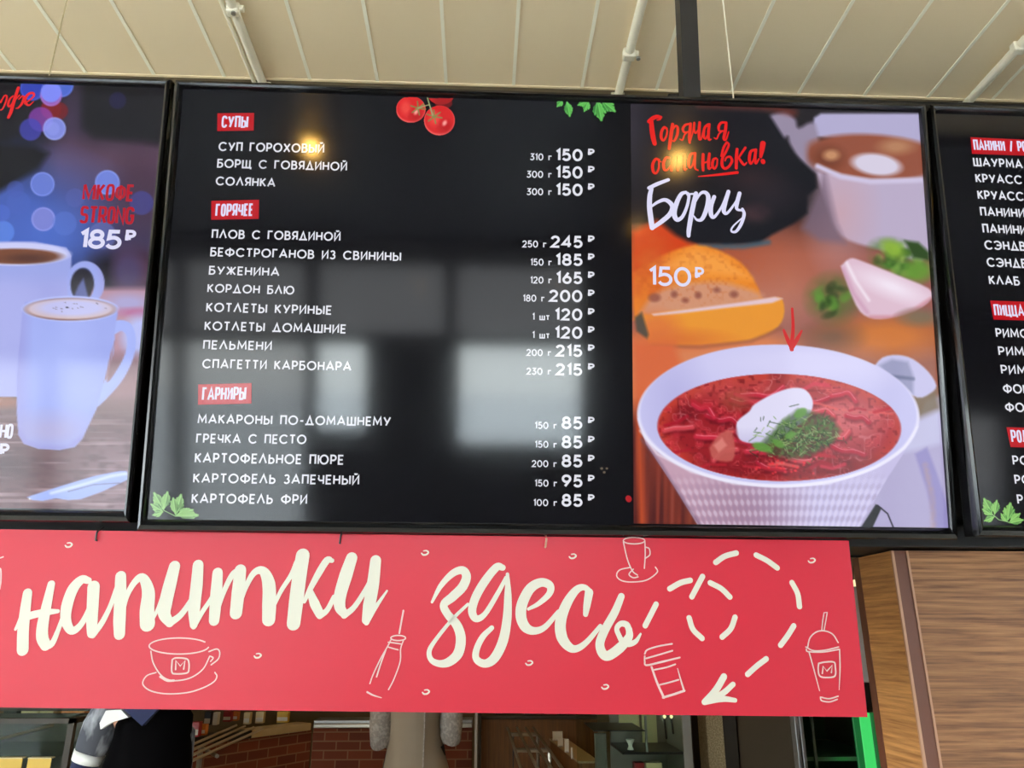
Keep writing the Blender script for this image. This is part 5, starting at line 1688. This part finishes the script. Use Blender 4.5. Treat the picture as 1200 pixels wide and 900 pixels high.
# brown wooden counter, right of the coat
YC = 7.0
w0, w1 = P(562, 843, YC), P(700, 843, YC)
wc = thing('wooden_counter', 'honey-brown wooden counter right of the beige coat', 'counter', ((w0[0] + w1[0]) / 2, YC, 0))
MB().box(w0[0], w1[0], YC, YC + .5, 0, w0[2], .004).build('front_panel', M['darkwood'], wc)
MB().box(w0[0] - .01, w1[0], YC - .02, YC + .52, w0[2], w0[2] + .03, .006).build('counter_top', M['darkdoor'], wc)
MB().box(w0[0] + .28, w0[0] + .29, YC - .004, YC, .05, w0[2] - .12).build('panel_gap', M['blackpack'], wc)
for (x0, x1, y0, m_, lab) in ((580.5, 587, 833, 'blackpack', 'first black box on the wooden counter'), (615, 625, 833, 'blackpack', 'second black box on the wooden counter'), (655, 664, 832, 'blackpack', 'third black box on the wooden counter'), (638, 654, 830, 'redpack', 'red box on the wooden counter')):
    a, b = P(x0, y0, YC + .05), P(x1, y0, YC + .05)
    t = thing('counter_box', lab, 'box', ((a[0] + b[0]) / 2, YC + .1, w0[2] + .03), group='boxes on the wooden counter')
    MB().box(a[0], b[0], YC + .05, YC + .15, w0[2] + .031, a[2] + .04, .004).build('carton', M[m_], t)
    MB().box(a[0] + .005, b[0] - .005, YC + .06, YC + .14, a[2] + .04, a[2] + .046).build('lid', M[m_], t)
# wire tray slide running away from the viewer
zq = .93
ws_ = thing('tray_slide', 'pale wire tray slide in front of the wooden counter', 'tray rail', PZ(620, 880, zq) * [1, 1, 0])
for (xa, ya, xb, yb) in ((595, 853, 612, 905), (606, 853, 632, 905), (616, 853, 649, 905), (625, 853, 662, 905)):
    A_, B_ = PZ(xa, ya, zq), PZ(xb, yb, zq)
    X_ = A_[0]
    MB().tube(A_, B_, .010, 8).build('rail', M['steel'], ws_)
for (ya, xa, xb) in ((860.5, 597, 630), (879, 604, 644)):
    A_, B_ = PZ(xa, ya, zq - .02), PZ(xb, ya, zq - .02)
    MB().tube(A_, B_, .014, 8).build('cross_bar', M['steel'], ws_)
    MB().tube((B_[0], B_[1], zq - .02), (B_[0], B_[1], 0), .014, 8).build('post', M['steel'], ws_)
# white cards in a receding row
YR = (6.6, 6.25, 5.95, 5.65)
cards = [(647.5, 857, 659.5, 871.5, 'farthest white card in the row beside the tray slide'), (653.5, 865, 660, 881, 'second white card in the row beside the tray slide'), (661.5, 866, 667, 892, 'tall white card in the row beside the tray slide'), (669, 876, 671.5, 894, 'nearest narrow white card in the row beside the tray slide')]
zl = P(669, 896, 5.5)[2]
lg = thing('card_ledge', 'narrow dark ledge carrying white cards beside the tray slide', 'ledge', (P(660, 890, 6)[0], 6.0, 0))
A0, A1 = P(645, 872, 6.75), P(683, 897, 5.55)
MB().hexa([(A0[0], 6.75, 0), (A1[0] - .02, 5.55, 0), (A1[0] + .1, 5.55, 0), (A0[0] + .12, 6.75, 0), (A0[0], 6.75, zl), (A1[0] - .02, 5.55, zl), (A1[0] + .1, 5.55, zl), (A0[0] + .12, 6.75, zl)]).build('body', M['darkwood'], lg)
MB().hexa([(A0[0] - .01, 6.75, zl), (A1[0] - .03, 5.55, zl), (A1[0] + .11, 5.55, zl), (A0[0] + .13, 6.75, zl), (A0[0] - .01, 6.75, zl + .012), (A1[0] - .03, 5.55, zl + .012), (A1[0] + .11, 5.55, zl + .012), (A0[0] + .13, 6.75, zl + .012)]).build('top_strip', M['stone'], lg)
for (x0, y0, x1, y1, lab), Y in zip(cards, YR):
    a, b = P(x0, y0, Y), P(x1, y1, Y)
    t = thing('white_card', lab, 'card', ((a[0] + b[0]) / 2, Y, zl + .012), group='white cards beside the tray slide')
    MB().box(a[0], b[0], Y, Y + .006, zl + .013, max(a[2], zl + .06), .001).build('card', M['whitecard'], t)
    MB().box(a[0] + .004, b[0] - .004, Y - .01, Y + .016, zl + .0125, zl + .02).build('foot', M['steel'], t)

# glass display cabinet
YG = 5.0
ga, gb = P(676, 880, YG), P(800, 880, YG)
zg0 = P(760, 883, YG)[2]
gd = thing('glass_cabinet', 'glass display cabinet with a black-edged shelf right of the white cards', 'display case', ((ga[0] + gb[0]) / 2, YG + .25, 0))
MB().box(ga[0], gb[0], YG, YG + .5, 0, .62, .004).build('base', M['casepanel'], gd)
fm = MB()
for px_ in (697.5, 704):
    q = P(px_, 870, YG)
pL, pR = P(697.5, 870, YG), P(711, 870, YG)
MB().box(pL[0], pR[0], YG, YG + .04, .62, P(704, 860, YG)[2], .003).build('post', M['casepanel'], gd)
q0, q1 = P(729.5, 882, YG), P(801, 882, YG)
MB().box(q0[0], q1[0], YG, YG + .45, zg0 - .006, zg0 + .008).build('shelf', M['blackpack'], gd)
MB().box(q0[0], q1[0], YG + .44, YG + .46, .62, 1.25).build('back_panel', M['casepanel'], gd)
t0, t1 = P(729, 836, YG + .3), P(754, 855.5, YG + .3)
MB().box(t0[0], t1[0], YG + .42, YG + .44, t1[2], t0[2] + .05).build('lit_panel', M['backboard'], gd)
t0, t1 = P(756, 836, YG + .3), P(775, 862, YG + .3)
MB().box(t0[0], t1[0], YG + .42, YG + .44, t1[2] - .1, t0[2] + .05).build('lit_panel', M['backboard'], gd)
e0_, e1_ = P(696, 856, YG), P(756, 856, YG)
MB().box(e0_[0], e1_[0], YG, YG + .45, e0_[2] - .006, e0_[2]).build('shelf', M['blackpack'], gd)
MB().box(ga[0], gb[0], YG - .006, YG, .62, 1.25).build('front_glass', M['caseglass'], gd)
pL, pR = P(756.5, 860, YG), P(760, 884, YG)
MB().box(pL[0], pR[0], YG + .002, YG + .02, pR[2], pL[2] + .1).build('divider', M['alum'], gd)
pL, pR = P(800, 860, YG), P(812, 884, YG)
MB().box(pL[0], pR[0], YG, YG + .5, 0, 1.3, .003).build('end_post', M['casepanel'], gd)
for (x0, y0, y1) in ((778, 836, 866), (786, 836, 860), (797, 836, 880)):
    a, b = P(x0, y0, YG + .2), P(x0 + 3, y1, YG + .2)
    MB().tube((a[0], YG + .2, a[2]), (b[0], YG + .2, b[2]), .006, 8).build('hanging_rod', M['blackpack'], gd)
    MB().lathe((a[0], YG + .19, a[2] - .03), [(.002, 0), (.011, .008), (.011, .016), (.002, .024)], 12).build('cabinet_light', M['sparkle'], gd)
# a white figurine, a cup and two packs on the shelves
a = P(739, 880.6, YG + .06)
fg = thing('white_cup', 'white flared cup on the black-edged glass shelf', 'cup', (a[0], YG + .06, zg0 + .0085))
MB().lathe((a[0], YG + .06, zg0 + .012), [(.016, 0), (.02, .004), (.012, .02), (.014, .035), (.024, .052), (.026, .06), (.022, .06), (.01, .03)], 20).build('bowl', M['whitecard'], fg, smooth=True)
MB().lathe((a[0], YG + .06, zg0 + .0085), [(.019, 0), (.019, .004), (.006, .006)], 20).build('foot', M['blackpack'], fg)
for (x0, x1, m_, lab) in ((744, 755, 'redpack', 'dark red pack below the black-edged shelf'), (757, 776, 'creampack', 'cream pack below the black-edged shelf')):
    a, b = P(x0, 894, YG + .1), P(x1, 894, YG + .1)
    t = thing('food_pack', lab, 'package', ((a[0] + b[0]) / 2, YG + .12, .62), group='packs in the glass cabinet')
    MB().box(a[0], b[0], YG + .1, YG + .18, .621, a[2], .004).build('carton', M[m_], t)
    MB().box(a[0] + .01, b[0] - .01, YG + .099, YG + .1, .68, a[2] - .04).build('paper_label', M['whitecard'], t)

# columns and doors
def col(name, lab, cat, px0, px1, Y, depth, m_, z1=2.9, trim=None):
    a, b = P(px0, 870, Y), P(px1, 870, Y)
    t = thing(name, lab, cat, ((a[0] + b[0]) / 2, Y, 0))
    MB().box(a[0], b[0], Y, Y + depth, 0, z1, .006).build('shaft', m_, t)
    MB().box(a[0] - .01, b[0] + .01, Y - .01, Y + depth + .01, 0, .1, .004).build('plinth', trim or m_, t)
    return t


col('stone_column', 'beige stone column right of the glass cabinet', 'column', 829, 849, 5.2, .2, M['stone'])
col('narrow_post', 'dark narrow post right of the beige coat', 'post', 560, 564, 6.9, .06, M['darkdoor'])
col('pale_post', 'thin pale post against the brick counter right of the beige coat', 'post', 556, 559.5, 6.8, .04, M['greyboard'])
a, b = P(849, 870, 5.4), P(932, 870, 5.4)
dd = thing('dark_door', 'dark brown door between the stone column and the drinks fridge', 'door', ((a[0] + b[0]) / 2, 5.4, 0))
MB().box(a[0], b[0] - .2, 5.42, 5.46, 0, 2.1, .004).build('door_leaf', M['darkdoor'], dd)
MB().box(b[0] - .2, b[0], 5.40, 5.46, 0, 2.15, .004).build('door_frame', M['blackpack'], dd)
MB().tube((b[0] - .26, 5.39, 1.0), (b[0] - .38, 5.39, 1.0), .012, 10).build('handle', M['alum'], dd)
MB().box(P(812, 870, 5.4)[0], P(830, 870, 5.4)[0], 5.4, 5.44, 0, 2.9).build('trim_1', M['blackpack'])
bpy.data.objects['trim_1']['kind'] = 'structure'
# drinks fridge with a green light
YF = 2.7
f0, f1 = P(931, 870, YF), P(1062, 870, YF)
fz = P(1000, 688, YF)[2]
fd = thing('drinks_fridge', 'tall glass-door drinks fridge with a green light beside the wooden partition', 'fridge', ((f0[0] + f1[0]) / 2, YF + .3, 0))
zd = P(1005, 800, YF)[2]
zg = P(1005, 831, YF)[2]
fr_ = MB()
for (xa, xb) in ((931, 935.5), (936.8, 941)):
    A_, B_ = P(xa, 870, YF), P(xb, 870, YF)
    fr_.box(A_[0], B_[0], YF - .02, YF + .02, .1, zd, .002)
fr_.build('door_frame', M['alum'], fd)
MB().box(f0[0], f0[0] + .02, YF + .02, YF + .6, 0, fz).box(f1[0] - .02, f1[0], YF + .02, YF + .6, 0, fz).box(f0[0], f1[0], YF + .58, YF + .6, 0, fz).box(f0[0], f1[0], YF + .02, YF + .6, 0, .1).build('cabinet', M['darkdoor'], fd)
MB().box(f0[0], f1[0], YF, YF + .6, zd, fz, .004).build('header_panel', M['greyboard'], fd)
MB().box(f0[0] + .002, f1[0], YF - .002, YF, zg, zd).build('black_band', M['blackpack'], fd)
A_, B_ = P(941, 870, YF), P(1002, 870, YF)
MB().box(A_[0], B_[0], YF, YF + .008, .1, zg).build('glass_door', M['caseglass'], fd)
A_, B_ = P(953, 870, YF + .01), P(956, 870, YF + .01)
MB().box(A_[0], B_[0], YF + .01, YF + .02, .1, zg).build('door_seal', M['alum'], fd)
for z_ in (.5, .9, 1.22):
    MB().box(f0[0] + .02, f1[0] - .02, YF + .1, YF + .56, z_, z_ + .012).build('shelf', M['alum'], fd)
for (xa, xb, m_) in ((1001, 1009, 'greendim'), (1009, 1022, 'green'), (1022, 1036, 'greendim')):
    A_, B_ = P(xa, 870, YF), P(xb, 870, YF)
    MB().box(A_[0], B_[0], YF - .012, YF - .002, .1, zg - .01, .003).build('light_strip', M[m_], fd)
A_, B_ = P(996, 681, YF + .1), P(1008, 684, YF + .1)
lp = thing('small_lamp', 'small warm lamp on top of the drinks fridge', 'lamp', ((A_[0] + B_[0]) / 2, YF + .1, fz))
MB().lathe(((A_[0] + B_[0]) / 2, YF + .1, fz), [(.02, 0), (.02, .006), (.008, .008)], 16).build('base', M['blackpack'], lp)
MB().lathe(((A_[0] + B_[0]) / 2, YF + .1, fz + .006), [(.008, 0), (.017, .008), (.014, .02), (.004, .026)], 16).build('bulb', M['sparkle'], lp, smooth=True)


# ------------------------------------------------------------------ people
def skin_body(parent, chains, m, name='body'):
    vs, es, rad, key = [], [], [], {}
    for ch in chains:
        prev = None
        for (a, b, c, r_) in ch:
            k = (round(a, 4), round(b, 4), round(c, 4))
            if k not in key:
                key[k] = len(vs)
                vs.append((a, b, c))
                rad.append(r_)
            i = key[k]
            if prev is not None and prev != i:
                es.append((prev, i))
            prev = i
    me = bpy.data.meshes.new(name)
    me.from_pydata(vs, es, [])
    o = link(name, me, m, parent)
    md = o.modifiers.new('skin', 'SKIN')
    md.use_smooth_shade = True
    for i, r_ in enumerate(rad):
        sv = me.skin_vertices[0].data[i]
        sv.radius = (r_, r_)
        sv.use_root = (i == 0)
    sb = o.modifiers.new('subdivision', 'SUBSURF')
    sb.levels = 1
    sb.render_levels = 2
    return o


def hand(w, d, side):
    """palm and five fingers from wrist w along unit vector d, slightly curled; side = +-1 tells where the thumb is"""
    w = Vector(w)
    d = Vector(d).normalized()
    s = d.cross(Vector((0, 1, 0)))
    if s.length < .2:
        s = d.cross(Vector((1, 0, 0)))
    s = s.normalized() * side
    u = s.cross(d).normalized()
    palm = w + d * .05
    T = lambda p, r_: (p.x, p.y, p.z, r_)
    ch = [[T(w, .024), T(palm, .03)]]
    for k, (off, L) in enumerate(((.03, .07), (.01, .08), (-.01, .075), (-.03, .058))):
        b = palm + d * .035 + s * off
        ch.append([T(palm, .03), T(b, .0105), T(b + d * L * .45 + u * .01, .009), T(b + d * L * .85 + u * .035, .008)])
    tb = w + d * .03 + s * .034
    ch.append([T(palm, .03), T(tb, .012), T(tb + d * .035 + s * .014 + u * .012, .0095), T(tb + d * .06 + s * .01 + u * .02, .008)])
    return ch


def person(t, h, arms, stance=.1, slim=1.0):
    k = h / 1.7
    g_ = slim
    J = lambda x_, y_, z_, r_: (x_ * k, y_ * k, z_ * k, r_ * k)
    ch = [[J(0, 0, .95, .12 * g_), J(0, 0, 1.12, .11 * g_), J(0, -.01, 1.30, .115 * g_), J(0, -.01, 1.42, .07 * g_), J(0, 0, 1.50, .052), J(0, .015, 1.57, .075), J(0, .015, 1.645, .085), J(0, .005, 1.70, .055)],
          [J(0, .015, 1.57, .075), J(0, .095, 1.565, .03)], [J(0, .015, 1.645, .085), J(0, .105, 1.61, .014)],
          [J(0, .015, 1.645, .085), J(.088, .01, 1.62, .014)], [J(0, .015, 1.645, .085), J(-.088, .01, 1.62, .014)]]
    for s in (-1, 1):
        ch.append([J(0, 0, .95, .12 * g_), J(s * stance, 0, .88, .095), J(s * stance, .01, .5, .06), J(s * stance, -.01, .09, .042), J(s * (stance + .02), .12, .035, .035)])
        sh_, el_q, wr = arms[s]
        ch.append([J(0, -.01, 1.42, .07 * g_), J(*sh_, .048 * g_), J(*el_q, .038 * g_), J(*wr, .026)])
        wk = Vector(wr) * k
        d = (Vector(wr) - Vector(el_q)).normalized()
        ch += [[(wk.x, wk.y, wk.z, .026 * k)] + [q for q in c[1:]] if i == 0 else c for i, c in enumerate(hand(wk, d, -s))]
    skin_body(t, ch, M['skin'])
    hr = MB()
    hr.loft([(0, -.03 * k, 1.52 * k, .06 * k, .05 * k), (0, -.035 * k, 1.58 * k, .095 * k, .075 * k), (0, -.02 * k, 1.66 * k, .104 * k, .1 * k), (0, -.005 * k, 1.73 * k, .085 * k, .095 * k), (0, 0, 1.765 * k, .04 * k, .045 * k)])
    hr.build('hair', M['hair'], t, local=True, smooth=True)
    for s in (-1, 1):
        tl = MB()
        tl.limb([Vector(v) * k for v in ((s * .07, 0, .98), (s * stance, 0, .86), (s * stance, .01, .5), (s * stance, -.01, .1))], [.1 * k, .095 * k, .08 * k, .07 * k])
        tl.build('trouser_leg', M['trousers'], t, local=True, smooth=True)
        so = MB()
        so.loft([(s * (stance + .01), .05, 0, .045, .13), (s * (stance + .01), .05, .03, .048, .135), (s * (stance + .01), .02, .07, .042, .085), (s * stance, -.01, .11, .042, .05)], 18)
        so.build('shoe', M['blackcloth'], t, local=True, smooth=True)


# person seen from behind in the beige coat, elbows bent
YP = 5.0
ctr = P(488, 860, YP)
t = thing('person', 'person in a long beige coat seen from behind with bent elbows', 'person', (ctr[0], YP, 0))
sc_ = 1.0


def toP(px, py, Y, dy=0.0):
    q = P(px, py, Y)
    return (q[0] - ctr[0], dy, q[2])


eL, eR = toP(446.5, 866, YP), toP(526.5, 861, YP)
armsA = {-1: ((-.17, -.01, 1.40), (eL[0], -.02, eL[2]), (-.10, .24, 1.10)), 1: ((.17, -.01, 1.40), (eR[0] + .01, -.02, eR[2]), (.11, .24, 1.12))}
person(t, 1.7, armsA)
cz = lambda py: P(488, py, YP)[2]
xs = lambda px: P(px, 860, YP)[0] - ctr[0]
co = MB()
co.loft([(0, 0, .35, .27, .2), (0, 0, .60, .24, .19), ((xs(451) + xs(527)) / 2, 0, cz(900), (xs(527) - xs(451)) / 2, .175), ((xs(455) + xs(519)) / 2, 0, cz(872), (xs(519) - xs(455)) / 2, .15), ((xs(456) + xs(516)) / 2, 0, cz(845), (xs(516) - xs(456)) / 2, .15), (0, -.01, 1.30, .185, .15), (0, -.01, 1.41, .18, .12), (0, 0, 1.46, .11, .085), (0, 0, 1.50, .065, .07)], 30)
cb_ = co.build('coat', M['coat'], t, local=True, smooth=True)
cs = MB()
cs.box(xs(499) - .004, xs(499) + .004, -.163, -.148, .4, 1.3)
cs.build('coat_seam', M['sleeve'], t, local=True)
for s in (-1, 1):
    a0, a1, a2 = armsA[s]
    a1 = Vector(a1)
    sl = MB()
    sl.limb([Vector((a0[0] * 1.0, -.01, 1.42)), Vector((a0[0] * 1.15, -.015, 1.33)), (Vector(a0) + a1) / 2 + Vector((s * .02, -.01, -.03)), a1 + Vector((0, -.012, .05)), a1 + Vector((0, .0, -.005)), a1 + Vector((-s * .03, .05, .0)), Vector(a2) * .75 + a1 * .25, Vector(a2)], [.055, .075, .07, .067, .066, .06, .052, .045])
    sl.build('sleeve', M['sleeve'], t, local=True, smooth=True)

# person in the black apron on the left
YQ = 2.7
ctr2 = P(178, 870, YQ)
t = thing('person', 'person in a black apron with a mottled grey sleeve at the lower left', 'person', (ctr2[0], YQ, 0), group=None)


def tq(px, py):
    q = P(px, py, YQ)
    return (q[0] - ctr2[0], q[2])


shx, shz = tq(130, 838)
ex_, ez_ = tq(104, 886)
elx, elz = tq(94, 925)
armsB = {-1: ((tq(124, 834)[0], 0, tq(124, 834)[1]), (elx, -.02, elz), (elx + .06, -.16, elz - .16)), 1: ((.07, .03, 1.33), (.06, .10, 1.08), (.05, .14, .90))}
k2 = 1.58 / 1.7
person(t, 1.58, {s: tuple(tuple(c / k2 for c in v) for v in q) for s, q in armsB.items()}, .075, .72)
gx0, gz0 = tq(131, 880)
gx1, _ = tq(220, 880)
vest = MB()
cx = (gx0 + gx1) / 2
vest.loft([(cx, 0, .62, (gx1 - gx0) / 2 + .02, .12), (cx, 0, 1.0, (gx1 - gx0) / 2 + .005, .12), (cx, 0, tq(178, 895)[1], (tq(219, 890)[0] - tq(120, 890)[0]) / 2, .12), ((tq(137, 860)[0] + gx1) / 2, 0, tq(178, 862)[1], (gx1 - tq(137, 860)[0]) / 2, .115), ((tq(139, 845)[0] + gx1) / 2, 0, tq(178, 847)[1], (gx1 - tq(139, 845)[0]) / 2, .1), ((tq(144, 840)[0] + gx1) / 2, 0, tq(178, 838)[1], (gx1 - tq(144, 840)[0]) / 2, .088), (.01, 0, tq(178, 826)[1], .085, .06)], 30)
vest.build('apron', M['blackcloth'], t, local=True, smooth=True)
nb = MB()
q0, q1, q2 = tq(160, 833), tq(186, 845.5), tq(204, 832)
nb.add([(q0[0], -.118, q0[1] + .02), (q1[0], -.128, q1[1]), (q2[0], -.118, q2[1] + .02), (q0[0], -.10, q0[1] + .02), (q1[0], -.1, q1[1]), (q2[0], -.10, q2[1] + .02)], [(0, 1, 2), (3, 5, 4), (0, 3, 4, 1), (1, 4, 5, 2), (2, 5, 3, 0)])
nb.build('neck_scarf', M['navycloth'], t, local=True)
cl = MB()
c0, c1, c2, c3 = tq(143, 829), tq(137, 850), tq(168, 836.5), tq(160, 828)
cl.add([(c[0], -.112 + d, c[1]) for d in (0, .02) for c in (c0, tq(136, 843), c1, tq(150, 842), c2, c3)], [tuple(range(6)), tuple(range(11, 5, -1))] + [(i, 6 + i, 6 + (i + 1) % 6, (i + 1) % 6) for i in range(6)])
cl.build('collar', M['whitecloth'], t, local=True)
sl = MB()
pa, pb, pc_, pd = tq(128, 832), tq(121, 850), tq(114, 868), tq(108, 882)
sl.limb([(-.07, 0, pa[1] + .06), (pa[0], 0, pa[1]), (pb[0], -.01, pb[1]), (pc_[0], -.015, pc_[1]), (pd[0], -.02, pd[1])], [.05, .052, .056, .052, .044], 20)
sl.build('sleeve', M['camo'], t, local=True, smooth=True)
pe = tq(104, 892)
cf = MB()
cf.limb([(pd[0] + .002, -.02, pd[1] + .004), (pe[0], -.02, pe[1])], [.047, .043], 20)
cf.build('cuff', M['whitecloth'], t, local=True, smooth=True)
sl = MB()
sl.limb([(pe[0] + .002, -.02, pe[1] + .005), (elx, -.02, elz), (elx + .02, -.06, elz - .05), (elx + .055, -.15, elz - .15)], [.039, .042, .038, .03], 18)
sl.build('under_sleeve', M['navycloth'], t, local=True, smooth=True)
sl = MB()
sl.limb([(.04, .02, 1.35), (.07, .03, 1.32), (.06, .10, 1.08), (.05, .14, .92)], [.045, .05, .045, .036], 18)
sl.build('sleeve', M['camo'], t, local=True, smooth=True)
